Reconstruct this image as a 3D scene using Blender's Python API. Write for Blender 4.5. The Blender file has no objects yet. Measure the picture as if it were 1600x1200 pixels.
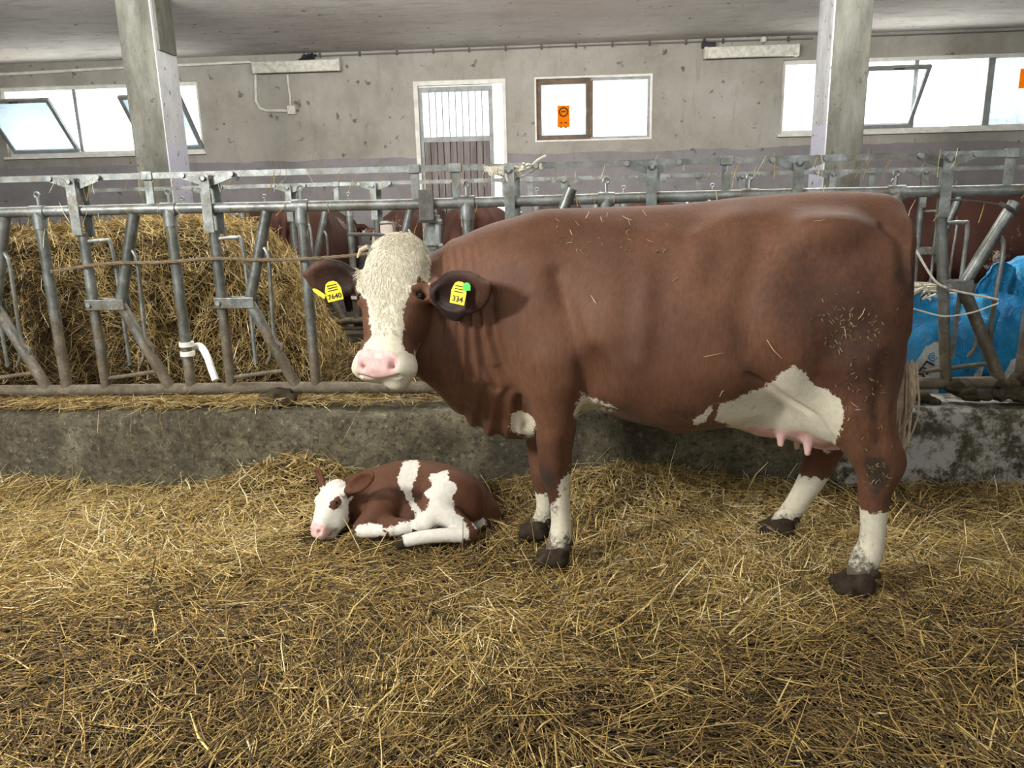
import bpy, bmesh, math, random
import numpy as np
from math import sin, cos, tan, radians, atan2, pi, sqrt

rng = np.random.default_rng(7)
random.seed(7)
S = bpy.context.scene
COL = S.collection

# ------------------------------------------------------------------ camera
F, H = 1200.0, 1.46                       # focal length in pixels (frame 1600 x 1200), eye height
PITCH, ROLL, YAW = radians(13.6), radians(1.36), radians(3.75)
def _axes():
    f = np.array([-sin(YAW)*cos(PITCH), cos(YAW)*cos(PITCH), -sin(PITCH)])
    r = np.array([cos(YAW), sin(YAW), 0.0]); u = np.cross(r, f)
    return r*cos(ROLL)-u*sin(ROLL), u*cos(ROLL)+r*sin(ROLL), f
CR, CU, CF = _axes()
CAM = np.array([0, 0, H])
from mathutils import Matrix, Vector
cam = bpy.data.cameras.new('camera')
cam.sensor_width = 36; cam.lens = F/1600*36; cam.clip_start = .05
cam_o = bpy.data.objects.new('camera', cam); COL.objects.link(cam_o)
M = Matrix.Identity(4)
for i in range(3):
    M[i][0] = CR[i]; M[i][1] = CU[i]; M[i][2] = -CF[i]; M[i][3] = CAM[i]
cam_o.matrix_world = M
S.camera = cam_o

# ------------------------------------------------------------------ sky and light
EXPOSURE = .85
WORLD = 3.4
S.view_settings.view_transform = 'Standard'
S.view_settings.look = 'None'
S.view_settings.gamma = 1
S.view_settings.use_curve_mapping = False
S.view_settings.exposure = EXPOSURE
w = bpy.data.worlds.new('overcast_sky'); S.world = w
w.use_nodes = True
w.node_tree.nodes['Background'].inputs[0].default_value = (.93, .97, 1.0, 1)
w.node_tree.nodes['Background'].inputs[1].default_value = WORLD

def area(name, loc, rot, sx, sy, power, col=(1, 1, 1)):
    l = bpy.data.lights.new(name, 'AREA'); l.shape = 'RECTANGLE'; l.size = sx; l.size_y = sy
    l.energy = power; l.color = col
    o = bpy.data.objects.new(name, l); COL.objects.link(o)
    o.location = loc; o.rotation_euler = rot
    return o
# the sun stands high behind the viewer: it lights the yard outside, the roof keeps it off the pen
sun = bpy.data.lights.new('sun', 'SUN'); sun.energy = 16; sun.angle = radians(2); sun.color = (1, .95, .87)
sun_o = bpy.data.objects.new('sun', sun); COL.objects.link(sun_o); sun_o.rotation_euler = (radians(28), 0, radians(12))
# added fill lights under the ceiling, over the lying area and above the viewer
area('added_fill', (-.6, 2.0, 3.1), (0, 0, 0), 7.0, .3, 36, (1, .97, .93))
area('added_fill', (.3, -.8, 3.1), (radians(10), 0, 0), 8.0, .3, 20, (1, .97, .93))
# assumed area light at left, no fitting, placed to throw shadows to the right
area('assumed_left_light', (-3.5, .25, 3.05), (radians(28), radians(-38), 0), 1.3, .35, 270, (1, .98, .95))
# added fill over the feed alley, and another aimed up to brighten the ceiling
area('added_fill', (-.6, 5.1, 3.1), (0, 0, 0), 8.0, .3, 70, (1, .97, .93))
area('added_fill', (-.6, 5.1, 2.86), (radians(140), 0, 0), 8.0, .2, 165, (1, .97, .93))

# ------------------------------------------------------------------ pixel -> place
def ray(x, y):
    return CF + CR*(x-800)/F + CU*(600-y)/F
def at_y(x, y, Y):
    d = ray(x, y); return CAM + d*(Y/d[1])
def at_z(x, y, Z=0.0):
    d = ray(x, y); return CAM + d*((Z-H)/d[2])
def pix(P):
    d = np.asarray(P, float)-CAM
    z = d@CF
    return 800+F*(d@CR)/z, 600-F*(d@CU)/z

# ------------------------------------------------------------------ materials
MAT = {}
class NT:
    def __init__(s, name):
        m = bpy.data.materials.new(name); m.use_nodes = True
        s.m = m; s.t = m.node_tree; s.t.nodes.clear(); MAT[name] = m
        s.out = s.n('ShaderNodeOutputMaterial')
        s._co = None
    def n(s, ty, **kw):
        nd = s.t.nodes.new(ty)
        for k, v in kw.items():
            if k.startswith('i_'):
                key = k[2:]; key = int(key) if key.isdigit() else key.replace('_', ' ')
                s.set(nd.inputs[key], v)
            else: setattr(nd, k, v)
        return nd
    def set(s, inp, v):
        if hasattr(v, 'is_output'): s.t.links.new(v, inp)
        elif isinstance(v, (tuple, list)) and len(v) == 3 and inp.type == 'RGBA': inp.default_value = (*v, 1)
        else: inp.default_value = v
    def co(s):
        if s._co is None: s._co = s.n('ShaderNodeNewGeometry').outputs['Position']
        return s._co
    def map(s, scale, src=None):
        m_ = s.n('ShaderNodeMapping'); s.set(m_.inputs['Vector'], src or s.co()); m_.inputs['Scale'].default_value = scale
        return m_.outputs[0]
    def noise(s, scale, detail=4, rough=.6, vec=None, dist=0):
        nd = s.n('ShaderNodeTexNoise'); s.set(nd.inputs['Vector'], vec or s.co())
        nd.inputs['Scale'].default_value = scale; nd.inputs['Detail'].default_value = detail
        nd.inputs['Roughness'].default_value = rough; nd.inputs['Distortion'].default_value = dist
        return nd.outputs['Fac']
    def vor(s, scale, vec=None, feature='F1'):
        nd = s.n('ShaderNodeTexVoronoi', feature=feature); s.set(nd.inputs['Vector'], vec or s.co()); nd.inputs['Scale'].default_value = scale
        return nd.outputs[0]
    def ramp(s, fac, *stops):
        nd = s.n('ShaderNodeValToRGB'); s.set(nd.inputs[0], fac)
        el = nd.color_ramp.elements
        while len(el) < len(stops): el.new(.5)
        for e, (p, c) in zip(el, stops):
            e.position = p; e.color = (*c, 1) if isinstance(c, (tuple, list)) else (c, c, c, 1)
        return nd.outputs[0]
    def mix(s, fac, a, b, mode='MIX'):
        nd = s.n('ShaderNodeMix', data_type='RGBA', blend_type=mode)
        s.set(nd.inputs[0], fac); s.set(nd.inputs[6], a); s.set(nd.inputs[7], b)
        return nd.outputs[2]
    def math(s, op, a, b=0.0, clamp=False):
        nd = s.n('ShaderNodeMath', operation=op, use_clamp=clamp); s.set(nd.inputs[0], a); s.set(nd.inputs[1], b)
        return nd.outputs[0]
    def attr(s, name, out='Fac'):
        nd = s.n('ShaderNodeAttribute', attribute_name=name); return nd.outputs[out]
    def bump(s, h, strength=.3, dist=.01):
        nd = s.n('ShaderNodeBump'); s.set(nd.inputs['Height'], h); nd.inputs['Strength'].default_value = strength; nd.inputs['Distance'].default_value = dist
        return nd.outputs[0]
    def sep(s, v=None):
        nd = s.n('ShaderNodeSeparateXYZ'); s.set(nd.inputs[0], v or s.co()); return nd.outputs
    def pbr(s, col, rough=.8, metal=0.0, normal=None, spec=.5, **kw):
        p = s.n('ShaderNodeBsdfPrincipled')
        s.set(p.inputs['Base Color'], col); s.set(p.inputs['Roughness'], rough); s.set(p.inputs['Metallic'], metal)
        p.inputs['Specular IOR Level'].default_value = spec
        if normal is not None: s.set(p.inputs['Normal'], normal)
        for k, v in kw.items(): s.set(p.inputs[k.replace('_', ' ')], v)
        s.t.links.new(p.outputs[0], s.out.inputs[0])
        return s.m
def plain(name, col, rough=.7, metal=0, spec=.4, ns=0, amt=.25):
    t = NT(name)
    if ns:
        c = t.mix(t.ramp(t.noise(ns, 5, .65), (.3, 0.), (.7, 1.)), tuple(x*(1-amt) for x in col), tuple(min(1, x*(1+amt)) for x in col))
        return t.pbr(c, rough, metal, t.bump(t.noise(ns*3), .15, .004), spec)
    return t.pbr(col, rough, metal, None, spec)

# ------------------------------------------------------------------ mesh helpers
def link(o, parent=None):
    COL.objects.link(o)
    if parent is not None: o.parent = parent
    return o
def mesh_obj(name, V, Fc, mat=None, parent=None, smooth=False, attrs=None, origin=None):
    me = bpy.data.meshes.new(name)
    V = np.asarray(V, np.float32)
    if origin is not None: V = V-np.asarray(origin, np.float32)
    if isinstance(Fc, np.ndarray):
        k = Fc.shape[1]; n = len(Fc)
        me.vertices.add(len(V)); me.vertices.foreach_set('co', V.ravel())
        me.loops.add(n*k); me.loops.foreach_set('vertex_index', Fc.astype(np.int32).ravel())
        me.polygons.add(n); me.polygons.foreach_set('loop_start', np.arange(0, n*k, k, dtype=np.int32))
        me.update(calc_edges=True)
    else:
        me.from_pydata(V.tolist(), [], Fc); me.update()
    if smooth: me.polygons.foreach_set('use_smooth', np.ones(len(me.polygons), bool))
    for k, (ty, arr) in (attrs or {}).items():
        a = me.attributes.new(k, ty, 'POINT')
        a.data.foreach_set('color' if ty == 'FLOAT_COLOR' else 'value', np.asarray(arr, np.float32).ravel())
    if mat is not None: me.materials.append(MAT[mat] if isinstance(mat, str) else mat)
    o = bpy.data.objects.new(name, me)
    if origin is not None and parent is None: o.location = [float(x) for x in origin]
    return link(o, parent)
class MB:
    def __init__(s): s.v = []; s.f = []
    def box(s, c, d, rot=None):
        b = len(s.v)
        for sx in (-1, 1):
            for sy in (-1, 1):
                for sz in (-1, 1):
                    p = np.array([sx*d[0]/2, sy*d[1]/2, sz*d[2]/2])
                    if rot is not None: p = rot@p
                    s.v.append(np.asarray(c)+p)
        s.f += [[b+i for i in q] for q in ((0, 1, 3, 2), (4, 6, 7, 5), (0, 4, 5, 1), (2, 3, 7, 6), (0, 2, 6, 4), (1, 5, 7, 3))]
        return s
    def span(s, a, b2):
        a = np.asarray(a, float); b2 = np.asarray(b2, float)
        return s.box((a+b2)/2, np.abs(b2-a))
    def bar(s, p, q, wd, th, side=(0, 1, 0)):
        p = np.asarray(p, float); q = np.asarray(q, float); z = q-p; L = np.linalg.norm(z); z = z/L
        y = np.asarray(side, float); y = y-z*(y@z); y /= np.linalg.norm(y); x = np.cross(y, z)
        return s.box((p+q)/2, (wd, th, L), np.stack([x, y, z], 1))
    def tube(s, pts, r, seg=10, cap=True):
        pts = np.asarray(pts, float); n = len(pts); r = np.broadcast_to(np.asarray(r, float), (n,))
        T = np.gradient(pts, axis=0); T /= np.linalg.norm(T, axis=1)[:, None]
        a = np.array([0, 0, 1.]) if abs(T[0][2]) < .9 else np.array([1., 0, 0])
        u = np.cross(T[0], a); u /= np.linalg.norm(u)
        b = len(s.v)
        for i in range(n):
            u = u-T[i]*(u@T[i]); u /= np.linalg.norm(u); v = np.cross(T[i], u)
            for k in range(seg):
                t = 2*pi*k/seg; s.v.append(pts[i]+r[i]*(cos(t)*u+sin(t)*v))
        for i in range(n-1):
            for k in range(seg):
                k2 = (k+1) % seg
                s.f.append([b+i*seg+k, b+i*seg+k2, b+(i+1)*seg+k2, b+(i+1)*seg+k])
        if cap:
            s.f.append([b+k for k in range(seg)][::-1]); s.f.append([b+(n-1)*seg+k for k in range(seg)])
        return s
    def build(s, name, mat, parent=None, smooth=False, bevel=0, origin=None):
        o = mesh_obj(name, s.v, s.f, mat, parent, False, None, origin)
        me = o.data
        bm = bmesh.new(); bm.from_mesh(me)
        bmesh.ops.recalc_face_normals(bm, faces=bm.faces)
        if bevel: bmesh.ops.bevel(bm, geom=list(bm.edges), offset=bevel, segments=2, affect='EDGES', profile=.6)
        bm.to_mesh(me); bm.free()
        if smooth:
            me.polygons.foreach_set('use_smooth', np.ones(len(me.polygons), bool))
            try: me.set_sharp_from_angle(angle=radians(40))
            except Exception: pass
        return o
def spline(P, n=8):
    P = np.asarray(P, float); out = []
    Q = np.vstack([2*P[0]-P[1], P, 2*P[-1]-P[-2]])
    for i in range(1, len(Q)-2):
        for t in np.linspace(0, 1, n, endpoint=False):
            a, b, c, d = Q[i-1], Q[i], Q[i+1], Q[i+2]
            out.append(.5*((2*b)+(-a+c)*t+(2*a-5*b+4*c-d)*t*t+(-a+3*b-3*c+d)*t**3))
    out.append(P[-1]); return np.array(out)
def tag(o, label=None, cat=None, group=None, kind=None):
    for k, v in (('label', label), ('category', cat), ('group', group), ('kind', kind)):
        if v: o[k] = v
    return o
def empty(name, loc=(0, 0, 0), rz=0, **kw):
    o = bpy.data.objects.new(name, None); COL.objects.link(o); o.location = [float(x) for x in loc]; o.rotation_euler = (0, 0, rz)
    o.empty_display_size = .1
    return tag(o, **kw)
def copy_tree(o, parent=None):
    c = o.copy(); COL.objects.link(c); c.parent = parent
    for ch in list(o.children): copy_tree(ch, c)
    return c
def text_obj(name, txt, size, mat, parent, Mx, depth=.0008):
    cu = bpy.data.curves.new(name, 'FONT'); cu.body = txt; cu.size = size; cu.extrude = depth; cu.offset = size*.02
    cu.align_x = 'CENTER'; cu.align_y = 'CENTER'; cu.resolution_u = 3
    cu.materials.append(MAT[mat])
    tmp = bpy.data.objects.new(name, cu); COL.objects.link(tmp); bpy.context.view_layer.update()
    me = bpy.data.meshes.new_from_object(tmp.evaluated_get(bpy.context.evaluated_depsgraph_get()))
    bpy.data.objects.remove(tmp); me.name = name
    o = bpy.data.objects.new(name, me); link(o, parent); o.matrix_local = Mx
    return o
def frame_mat(o, x, y, z):
    m_ = Matrix.Identity(4)
    for i in range(3):
        m_[i][0] = float(x[i]); m_[i][1] = float(y[i]); m_[i][2] = float(z[i]); m_[i][3] = float(o[i])
    return m_
def unit(a):
    a = np.asarray(a, float); return a/np.linalg.norm(a)
def vnoise(P, seed=0, octv=3):
    """cheap smooth pseudo noise of positions, about -1..1"""
    r = np.random.default_rng(seed); P = np.asarray(P, float); out = np.zeros(len(P)); amp = 1; tot = 0
    for o_ in range(octv):
        for _ in range(4):
            k = r.normal(size=P.shape[1])*(2.0**o_); out += amp*np.sin(P@k+r.uniform(0, 6.28))
        tot += amp*2.2; amp *= .55
    return out/tot
# ------------------------------------------------------------------ setting materials
t = NT('plaster')
z = t.sep()[2]
edge = t.math('ADD', z, t.math('MULTIPLY', t.math('SUBTRACT', t.noise(1.6, 3), .5), .12))
dado = t.ramp(edge, (0, 1.), (1, 1.))
dado = t.math('LESS_THAN', edge, 1.965)
base = t.ramp(t.noise(1.1, 8, .7), (.28, (.23, .21, .175)), (.5, (.35, .33, .285)), (.72, (.44, .42, .375)))
low = t.ramp(t.noise(2.0, 8, .7), (.3, (.20, .185, .185)), (.7, (.30, .285, .29)))
c = t.mix(dado, base, low)
spots = t.ramp(t.noise(9, 3, .5), (.66, 0.), (.72, .75))
c = t.mix(spots, c, (.075, .065, .06))
streak = t.ramp(t.noise(3.5, 6, .75, t.map((2.6, 1, .45))), (.55, 0.), (.8, .45))
c = t.mix(streak, c, (.13, .115, .10))
t.pbr(c, .92, 0, t.bump(t.noise(22, 6, .7), .35, .01), .2)

t = NT('ceiling_plaster')
c = t.ramp(t.noise(.9, 8, .72, t.map((1, .8, 1))), (.25, (.42, .40, .375)), (.5, (.58, .555, .525)), (.75, (.70, .675, .64)))
c = t.mix(t.ramp(t.noise(5, 5, .7, t.map((.5, 1.5, 1))), (.50, 0.), (.75, .6)), c, (.24, .22, .20))
c = t.mix(t.ramp(t.noise(.45, 3, .5), (.45, 0.), (.65, .5)), c, (.62, .53, .46))
c = t.mix(t.ramp(t.noise(11, 2), (.69, 0.), (.73, .8)), c, (.08, .07, .065))
t.pbr(c, .95, 0, t.bump(t.noise(9, 7, .75, t.map((.4, 2.2, 1))), .6, .02), .15)

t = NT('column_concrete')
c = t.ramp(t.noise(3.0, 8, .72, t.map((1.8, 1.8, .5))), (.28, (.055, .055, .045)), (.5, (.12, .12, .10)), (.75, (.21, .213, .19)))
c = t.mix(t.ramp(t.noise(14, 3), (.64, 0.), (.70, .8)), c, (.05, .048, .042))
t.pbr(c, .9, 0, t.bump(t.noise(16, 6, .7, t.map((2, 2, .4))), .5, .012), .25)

t = NT('column_lit_whitewash')  # white paint, with the window light on these sides mixed into its colour
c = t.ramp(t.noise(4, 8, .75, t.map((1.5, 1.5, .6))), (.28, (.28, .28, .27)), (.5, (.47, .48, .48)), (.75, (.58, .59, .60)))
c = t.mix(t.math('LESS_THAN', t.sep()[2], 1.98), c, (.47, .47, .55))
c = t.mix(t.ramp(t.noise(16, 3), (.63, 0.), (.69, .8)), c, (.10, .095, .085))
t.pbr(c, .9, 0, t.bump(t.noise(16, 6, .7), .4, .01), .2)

t = NT('kerb_concrete')
c = t.ramp(t.noise(4.5, 9, .75), (.3, (.024, .020, .011)), (.46, (.070, .060, .034)), (.58, (.13, .114, .070)), (.72, (.26, .24, .165)))
c = t.mix(t.ramp(t.noise(1.3, 5, .6), (.46, 0.), (.64, .75)), c, (.042, .035, .024))
px_ = t.sep()[0]
c = t.mix(t.ramp(t.noise(38, 6, .8), (.40, .85), (.50, 0.)), c, (.022, .018, .012))
c = t.mix(t.ramp(t.noise(26, 8, .85), (.56, 0.), (.66, .75)), c, (.28, .26, .18))
rightside = t.math('MULTIPLY', t.math('GREATER_THAN', t.math('ADD', px_, t.noise(3)), 1.85), t.ramp(t.noise(9, 7, .75), (.45, 0.), (.56, .85)))
c = t.mix(rightside, c, (.34, .335, .31))
t.pbr(c, .85, 0, t.bump(t.noise(28, 7, .7), .7, .015), .3)

t = NT('dung')
c = t.ramp(t.noise(12, 8, .75), (.3, (.018, .013, .007)), (.55, (.05, .036, .019)), (.75, (.11, .08, .04)))
t.pbr(c, .9, 0, t.bump(t.noise(40, 6, .7), .8, .02), .25)

t = NT('alley_concrete')
c = t.ramp(t.noise(3, 8, .7), (.3, (.045, .038, .026)), (.7, (.13, .115, .09)))
t.pbr(c, .9, 0, t.bump(t.noise(30, 5), .4, .01), .3)
plain('yard_gravel', (.74, .73, .70), .95, 0, .2, 6, .1)

t = NT('galvanised')
v = t.noise(26, 5, .7)
c = t.ramp(t.noise(7, 7, .72), (.3, (.075, .078, .065)), (.5, (.19, .205, .19)), (.72, (.36, .39, .385)))
c = t.mix(t.ramp(t.noise(11, 5, .7), (.53, 0.), (.66, .85)), c, (.14, .115, .075))
t.pbr(c, t.ramp(v, (.3, .32), (.7, .6)), .55, t.bump(t.noise(60, 4), .12, .004), .5)
t = NT('galvanised_worn')
c = t.ramp(t.noise(7, 7, .72), (.3, (.06, .062, .052)), (.5, (.15, .16, .145)), (.72, (.32, .345, .335)))
mud = t.math('ADD', t.math('MULTIPLY', t.math('SUBTRACT', 1.12, t.sep()[2]), 1.5), t.math('MULTIPLY', t.math('SUBTRACT', t.noise(9, 6, .75, t.map((1, 1, .5))), .5), 2.6))
mf = t.ramp(mud, (.15, 0.), (.6, .9))
mc = t.ramp(t.noise(14, 6, .75), (.3, (.034, .024, .012)), (.55, (.10, .075, .042)), (.8, (.21, .17, .11)))
c = t.mix(mf, c, mc)
t.pbr(c, t.ramp(mf, (0, .38), (1, .78)), t.ramp(mf, (0, .55), (1, .05)), t.bump(t.noise(50, 5), .3, .005), .45)
plain('steel_dark', (.09, .085, .075), .6, .4, .4, 20, .4)
plain('bolt_steel', (.24, .25, .24), .45, .6, .5)
plain('lamp_plastic', (.62, .60, .52), .6, 0, .4, 18, .28)
plain('cable_grey', (.66, .64, .57), .7, 0, .3, 12, .2)
plain('cable_dark', (.16, .15, .14), .7)
plain('black_plastic', (.012, .012, .02), .5)
plain('frame_white', (.72, .70, .64), .7, 0, .3, 9, .18)
plain('frame_brown', (.16, .115, .08), .8, 0, .3, 12, .35)
plain('frame_grey', (.30, .31, .30), .6, .2, .3, 12, .25)
plain('orange_paper', (.85, .34, .008), .7)
t = NT('orange_notice'); d_ = t.n('ShaderNodeBsdfDiffuse'); d_.inputs[0].default_value = (.9, .36, .01, 1); tr_ = t.n('ShaderNodeBsdfTranslucent'); tr_.inputs[0].default_value = (.95, .40, .01, 1)
mx_ = t.n('ShaderNodeMixShader'); mx_.inputs[0].default_value = .75; t.t.links.new(d_.outputs[0], mx_.inputs[1]); t.t.links.new(tr_.outputs[0], mx_.inputs[2]); t.t.links.new(mx_.outputs[0], t.out.inputs[0])
plain('ink', (.02, .016, .012), .7)
t = NT('door_boards')
c = t.ramp(t.noise(6, 6, .7, t.map((3, 1, .3))), (.3, (.13, .11, .105)), (.7, (.29, .26, .25)))
t.pbr(c, .85, 0, t.bump(t.noise(25, 5, .7, t.map((3, 1, .2))), .3, .006), .25)

def glass(name, tint, dirt, scale, trans, tcol=(.75, .80, .82)):
    t = NT(name)
    g = t.n('ShaderNodeBsdfTransparent'); g.inputs[0].default_value = (*tint, 1)
    d = t.n('ShaderNodeBsdfDiffuse'); tr = t.n('ShaderNodeBsdfTranslucent')
    t.set(d.inputs[0], (.5, .5, .47)); t.set(tr.inputs[0], tcol)
    m1 = t.n('ShaderNodeMixShader'); m1.inputs[0].default_value = .72
    t.t.links.new(d.outputs[0], m1.inputs[1]); t.t.links.new(tr.outputs[0], m1.inputs[2])
    m2 = t.n('ShaderNodeMixShader')
    f = t.ramp(t.noise(scale, 7, .8), (.35, trans), (.62, min(1, trans+dirt)))
    t.set(m2.inputs[0], f)
    t.t.links.new(g.outputs[0], m2.inputs[1]); t.t.links.new(m1.outputs[0], m2.inputs[2])
    gl = t.n('ShaderNodeBsdfGlossy'); gl.inputs['Roughness'].default_value = .08
    m3 = t.n('ShaderNodeMixShader'); m3.inputs[0].default_value = .04
    t.t.links.new(m2.outputs[0], m3.inputs[1]); t.t.links.new(gl.outputs[0], m3.inputs[2])
    t.t.links.new(m3.outputs[0], t.out.inputs[0])
glass('glass_dirty', (.92, .97, 1), .28, 34, .70, (.46, .51, .54))
glass('glass_sash', (.80, .90, .96), .26, 26, .72, (.74, .83, .88))
glass('glass_clear', (.97, .99, 1), .15, 10, .02)
glass('polycarbonate', (.93, .96, .97), .12, 10, .25)

# ------------------------------------------------------------------ shell of the barn
WY, CZ, XL, XR, YF = 9.5, 3.165, -10.0, 9.0, -4.5
tag(MB().span((XL, YF, -.3), (XR, 3.74, -.06)).build('floor', 'dung'), kind='structure')
tag(MB().span((XL, 4.12, -.3), (XR, 6.14, .30)).build('floor_alley', 'alley_concrete'), kind='structure')
tag(MB().span((XL, 6.48, -.3), (XR, WY+.3, .0)).build('floor_far_pen', 'dung'), kind='structure')
tag(MB().span((XL, YF, CZ), (XR, WY+.3, CZ+.2)).build('ceiling', 'ceiling_plaster'), kind='structure')
tag(MB().span((-40, -40, -.5), (40, 50, -.32)).build('ground', 'yard_gravel'), kind='structure')
tag(MB().span((XL-.3, YF, -.3), (XL, WY+.3, CZ+.2)).build('wall_left', 'plaster'), kind='structure')
tag(MB().span((XR, YF, -.3), (XR+.3, WY+.3, CZ+.2)).build('wall_right', 'plaster'), kind='structure')
tag(MB().span((XL, YF-.2, -.3), (XR, YF, 2.3)).build('wall_front_added', 'plaster'), kind='structure')  # unseen wall, added to hold back low light from the open front
# back wall with its openings (x0, x1, z0, z1)
WIN = {1: (-6.79, -4.30, 2.095, 2.905), 2: (-.28, 1.083, 2.095, 2.815), 3: (2.55, 6.35, 2.105, 2.91)}
DOOR = (-1.70, -.615, .02, 2.812)
ops = list(WIN.values())+[DOOR]
xs = sorted({XL, XR, *[o[0] for o in ops], *[o[1] for o in ops]})
zs = sorted({-.3, CZ+.1, *[o[2] for o in ops], *[o[3] for o in ops]})
def _solid(i, j):
    if not (0 <= i < len(xs)-1 and 0 <= j < len(zs)-1): return False
    xm, zm = (xs[i]+xs[i+1])/2, (zs[j]+zs[j+1])/2
    return not any(o[0] < xm < o[1] and o[2] < zm < o[3] for o in ops)
V, Fc = [], []
def _q(*p):
    b = len(V); V.extend(p); Fc.append([b, b+1, b+2, b+3])
for i in range(len(xs)-1):
    for j in range(len(zs)-1):
        if not _solid(i, j): continue
        a, b, c_, d = xs[i], xs[i+1], zs[j], zs[j+1]; y0, y1 = WY, WY+.3
        _q((a, y0, c_), (b, y0, c_), (b, y0, d), (a, y0, d)); _q((a, y1, d), (b, y1, d), (b, y1, c_), (a, y1, c_))
        if not _solid(i-1, j): _q((a, y0, d), (a, y1, d), (a, y1, c_), (a, y0, c_))
        if not _solid(i+1, j): _q((b, y0, c_), (b, y1, c_), (b, y1, d), (b, y0, d))
        if not _solid(i, j-1): _q((a, y0, c_), (a, y1, c_), (b, y1, c_), (b, y0, c_))
        if not _solid(i, j+1): _q((a, y0, d), (b, y0, d), (b, y1, d), (a, y1, d))
tag(mesh_obj('wall_back', V, Fc, 'plaster'), kind='structure')

def ring(mb, x0, x1, z0, z1, y0, y1, wd):
    mb.span((x0, y0, z0), (x1, y1, z0+wd)); mb.span((x0, y0, z1-wd), (x1, y1, z1))
    mb.span((x0, y0, z0+wd), (x0+wd, y1, z1-wd)); mb.span((x1-wd, y0, z0+wd), (x1, y1, z1-wd)); return mb
def pane(name, x0, x1, z0, z1, y, mat, parent):
    return MB().span((x0, y, z0), (x1, y+.006, z1)).build(name, mat, parent)
def tilt_sash(root, x0, x1, z0, z1, y, ang, mat='frame_grey', gl='glass_sash', wd=.04):
    """a hopper sash hinged along its lower edge, leaning into the barn"""
    s_ = ring(MB(), x0, x1, 0, z1-z0, -.02, .02, wd).build('sash', mat, root)
    s_.location = (0, y, z0); s_.rotation_euler = (ang, 0, 0)
    pane('pane', x0+wd*.8, x1-wd*.8, wd*.8, z1-z0-wd*.8, -.003, gl, s_)
    MB().tube([((x0+x1)/2-.05, -.03, z1-z0-.02), ((x0+x1)/2+.05, -.03, z1-z0-.02)], .012, 8).build('latch', 'steel_dark', s_)
    return s_
FY = WY+.05
# window 1: three lights, the outer two tilted in
x0, x1, z0, z1 = WIN[1]
r = tag(empty('window_1', (0, 0, 0)), 'left steel window with two sashes tilted inward', None, None, 'structure')
ring(MB(), x0, x1, z0, z1, FY, FY+.06, .045).build('window_frame', 'frame_white', r)
m1_, m2_ = -5.87, -5.08
for mx in (m1_, m2_): MB().span((mx-.02, FY, z0+.04), (mx+.02, FY+.05, z1-.04)).build('mullion', 'frame_grey', r)
tilt_sash(r, x0+.06, m1_-.02, z0+.05, z1-.03, FY-.01, radians(40))
pane('pane', m1_+.02, m2_-.02, z0+.04, z1-.04, FY+.02, 'glass_clear', r)
tilt_sash(r, m2_+.02, x1-.02, z0+.05, z1-.03, FY-.01, radians(40))
MB().span((x0-.03, WY-.05, z0-.03), (x1+.03, WY+.1, z0)).build('window_sill', 'frame_white', r)
# window 2: closed sash with notice, clear light
x0, x1, z0, z1 = WIN[2]
r = tag(empty('window_2'), 'centre window with brown left sash carrying an orange notice', None, None, 'structure')
ring(MB(), x0, x1, z0, z1, WY-.01, FY+.06, .02).build('window_frame', 'frame_white', r)
xm = .375
ring(MB(), x0+.02, xm, z0+.02, z1-.02, FY, FY+.05, .055).build('sash', 'frame_brown', r)
pane('pane', x0+.07, xm-.05, z0+.07, z1-.07, FY+.02, 'glass_dirty', r)
ring(MB(), xm, x1-.02, z0+.02, z1-.02, FY+.01, FY+.05, .03).build('sash', 'frame_grey', r)
pane('pane', xm+.03, x1-.05, z0+.04, z1-.04, FY+.02, 'glass_clear', r)
MB().span((.355, FY-.03, z0+.05), (.40, FY, z1-.05)).build('mullion', 'frame_brown', r)
a = at_y(871, 165, FY); b = at_y(890, 198, FY)
nt = MB().span((a[0], FY+.010, b[2]), (b[0], FY+.014, a[2])).build('paper_notice', 'orange_notice', None)
tag(nt, 'small orange printed notice stuck on the centre window pane', 'notice')
cx, cz, nh = (a[0]+b[0])/2, (a[2]+b[2])/2, a[2]-b[2]
mb = MB(); rr = .048
mb.tube([(cx+rr*cos(q), FY+.008, cz+nh*.2+rr*sin(q)) for q in np.linspace(0, 2*pi, 25)], .008, 6)
mb.build('printed_ring', 'ink', nt)
MB().box((cx, FY+.008, cz+nh*.2+.005), (.05, .003, .016)).build('printed_face', 'ink', nt)
for k, (dx, dz, ww) in enumerate([(-.03, -.10, .03), (.025, -.10, .03), (-.03, -.17, .018), (.025, -.17, .03)]):
    MB().box((cx+dx, FY+.008, cz+dz*nh/.33), (ww, .003, .012)).build('printed_line', 'ink', nt)
# window 3
x0, x1, z0, z1 = WIN[3]
r = tag(empty('window_3'), 'right steel window with one tilted sash beside the column', None, None, 'structure')
ring(MB(), x0, x1, z0, z1, FY, FY+.06, .045).build('window_frame', 'frame_white', r)
for mx, ww in ((3.30, .02), (4.05, .022), (4.87, .035), (5.6, .02)):
    MB().span((mx-ww, FY, z0+.04), (mx+ww, FY+.05, z1-.04)).build('mullion', 'frame_grey', r)
tilt_sash(r, 3.34, 4.03, z0+.05, z1-.03, FY-.01, radians(34), 'frame_grey', 'glass_clear')
pane('pane', 4.07, 4.84, z0+.04, z1-.04, FY+.02, 'glass_clear', r)
pane('pane', 4.90, 5.58, z0+.04, z1-.04, FY+.02, 'glass_dirty', r)
pane('pane', 5.62, x1-.04, z0+.04, z1-.04, FY+.02, 'glass_clear', r)
pane('pane', x0+.04, 3.28, z0+.04, z1-.04, FY+.02, 'glass_clear', r)
MB().span((x0-.03, WY-.05, z0-.03), (x1+.03, WY+.1, z0)).build('window_sill', 'frame_white', r)
a = at_y(1596, 107, FY)
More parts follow.
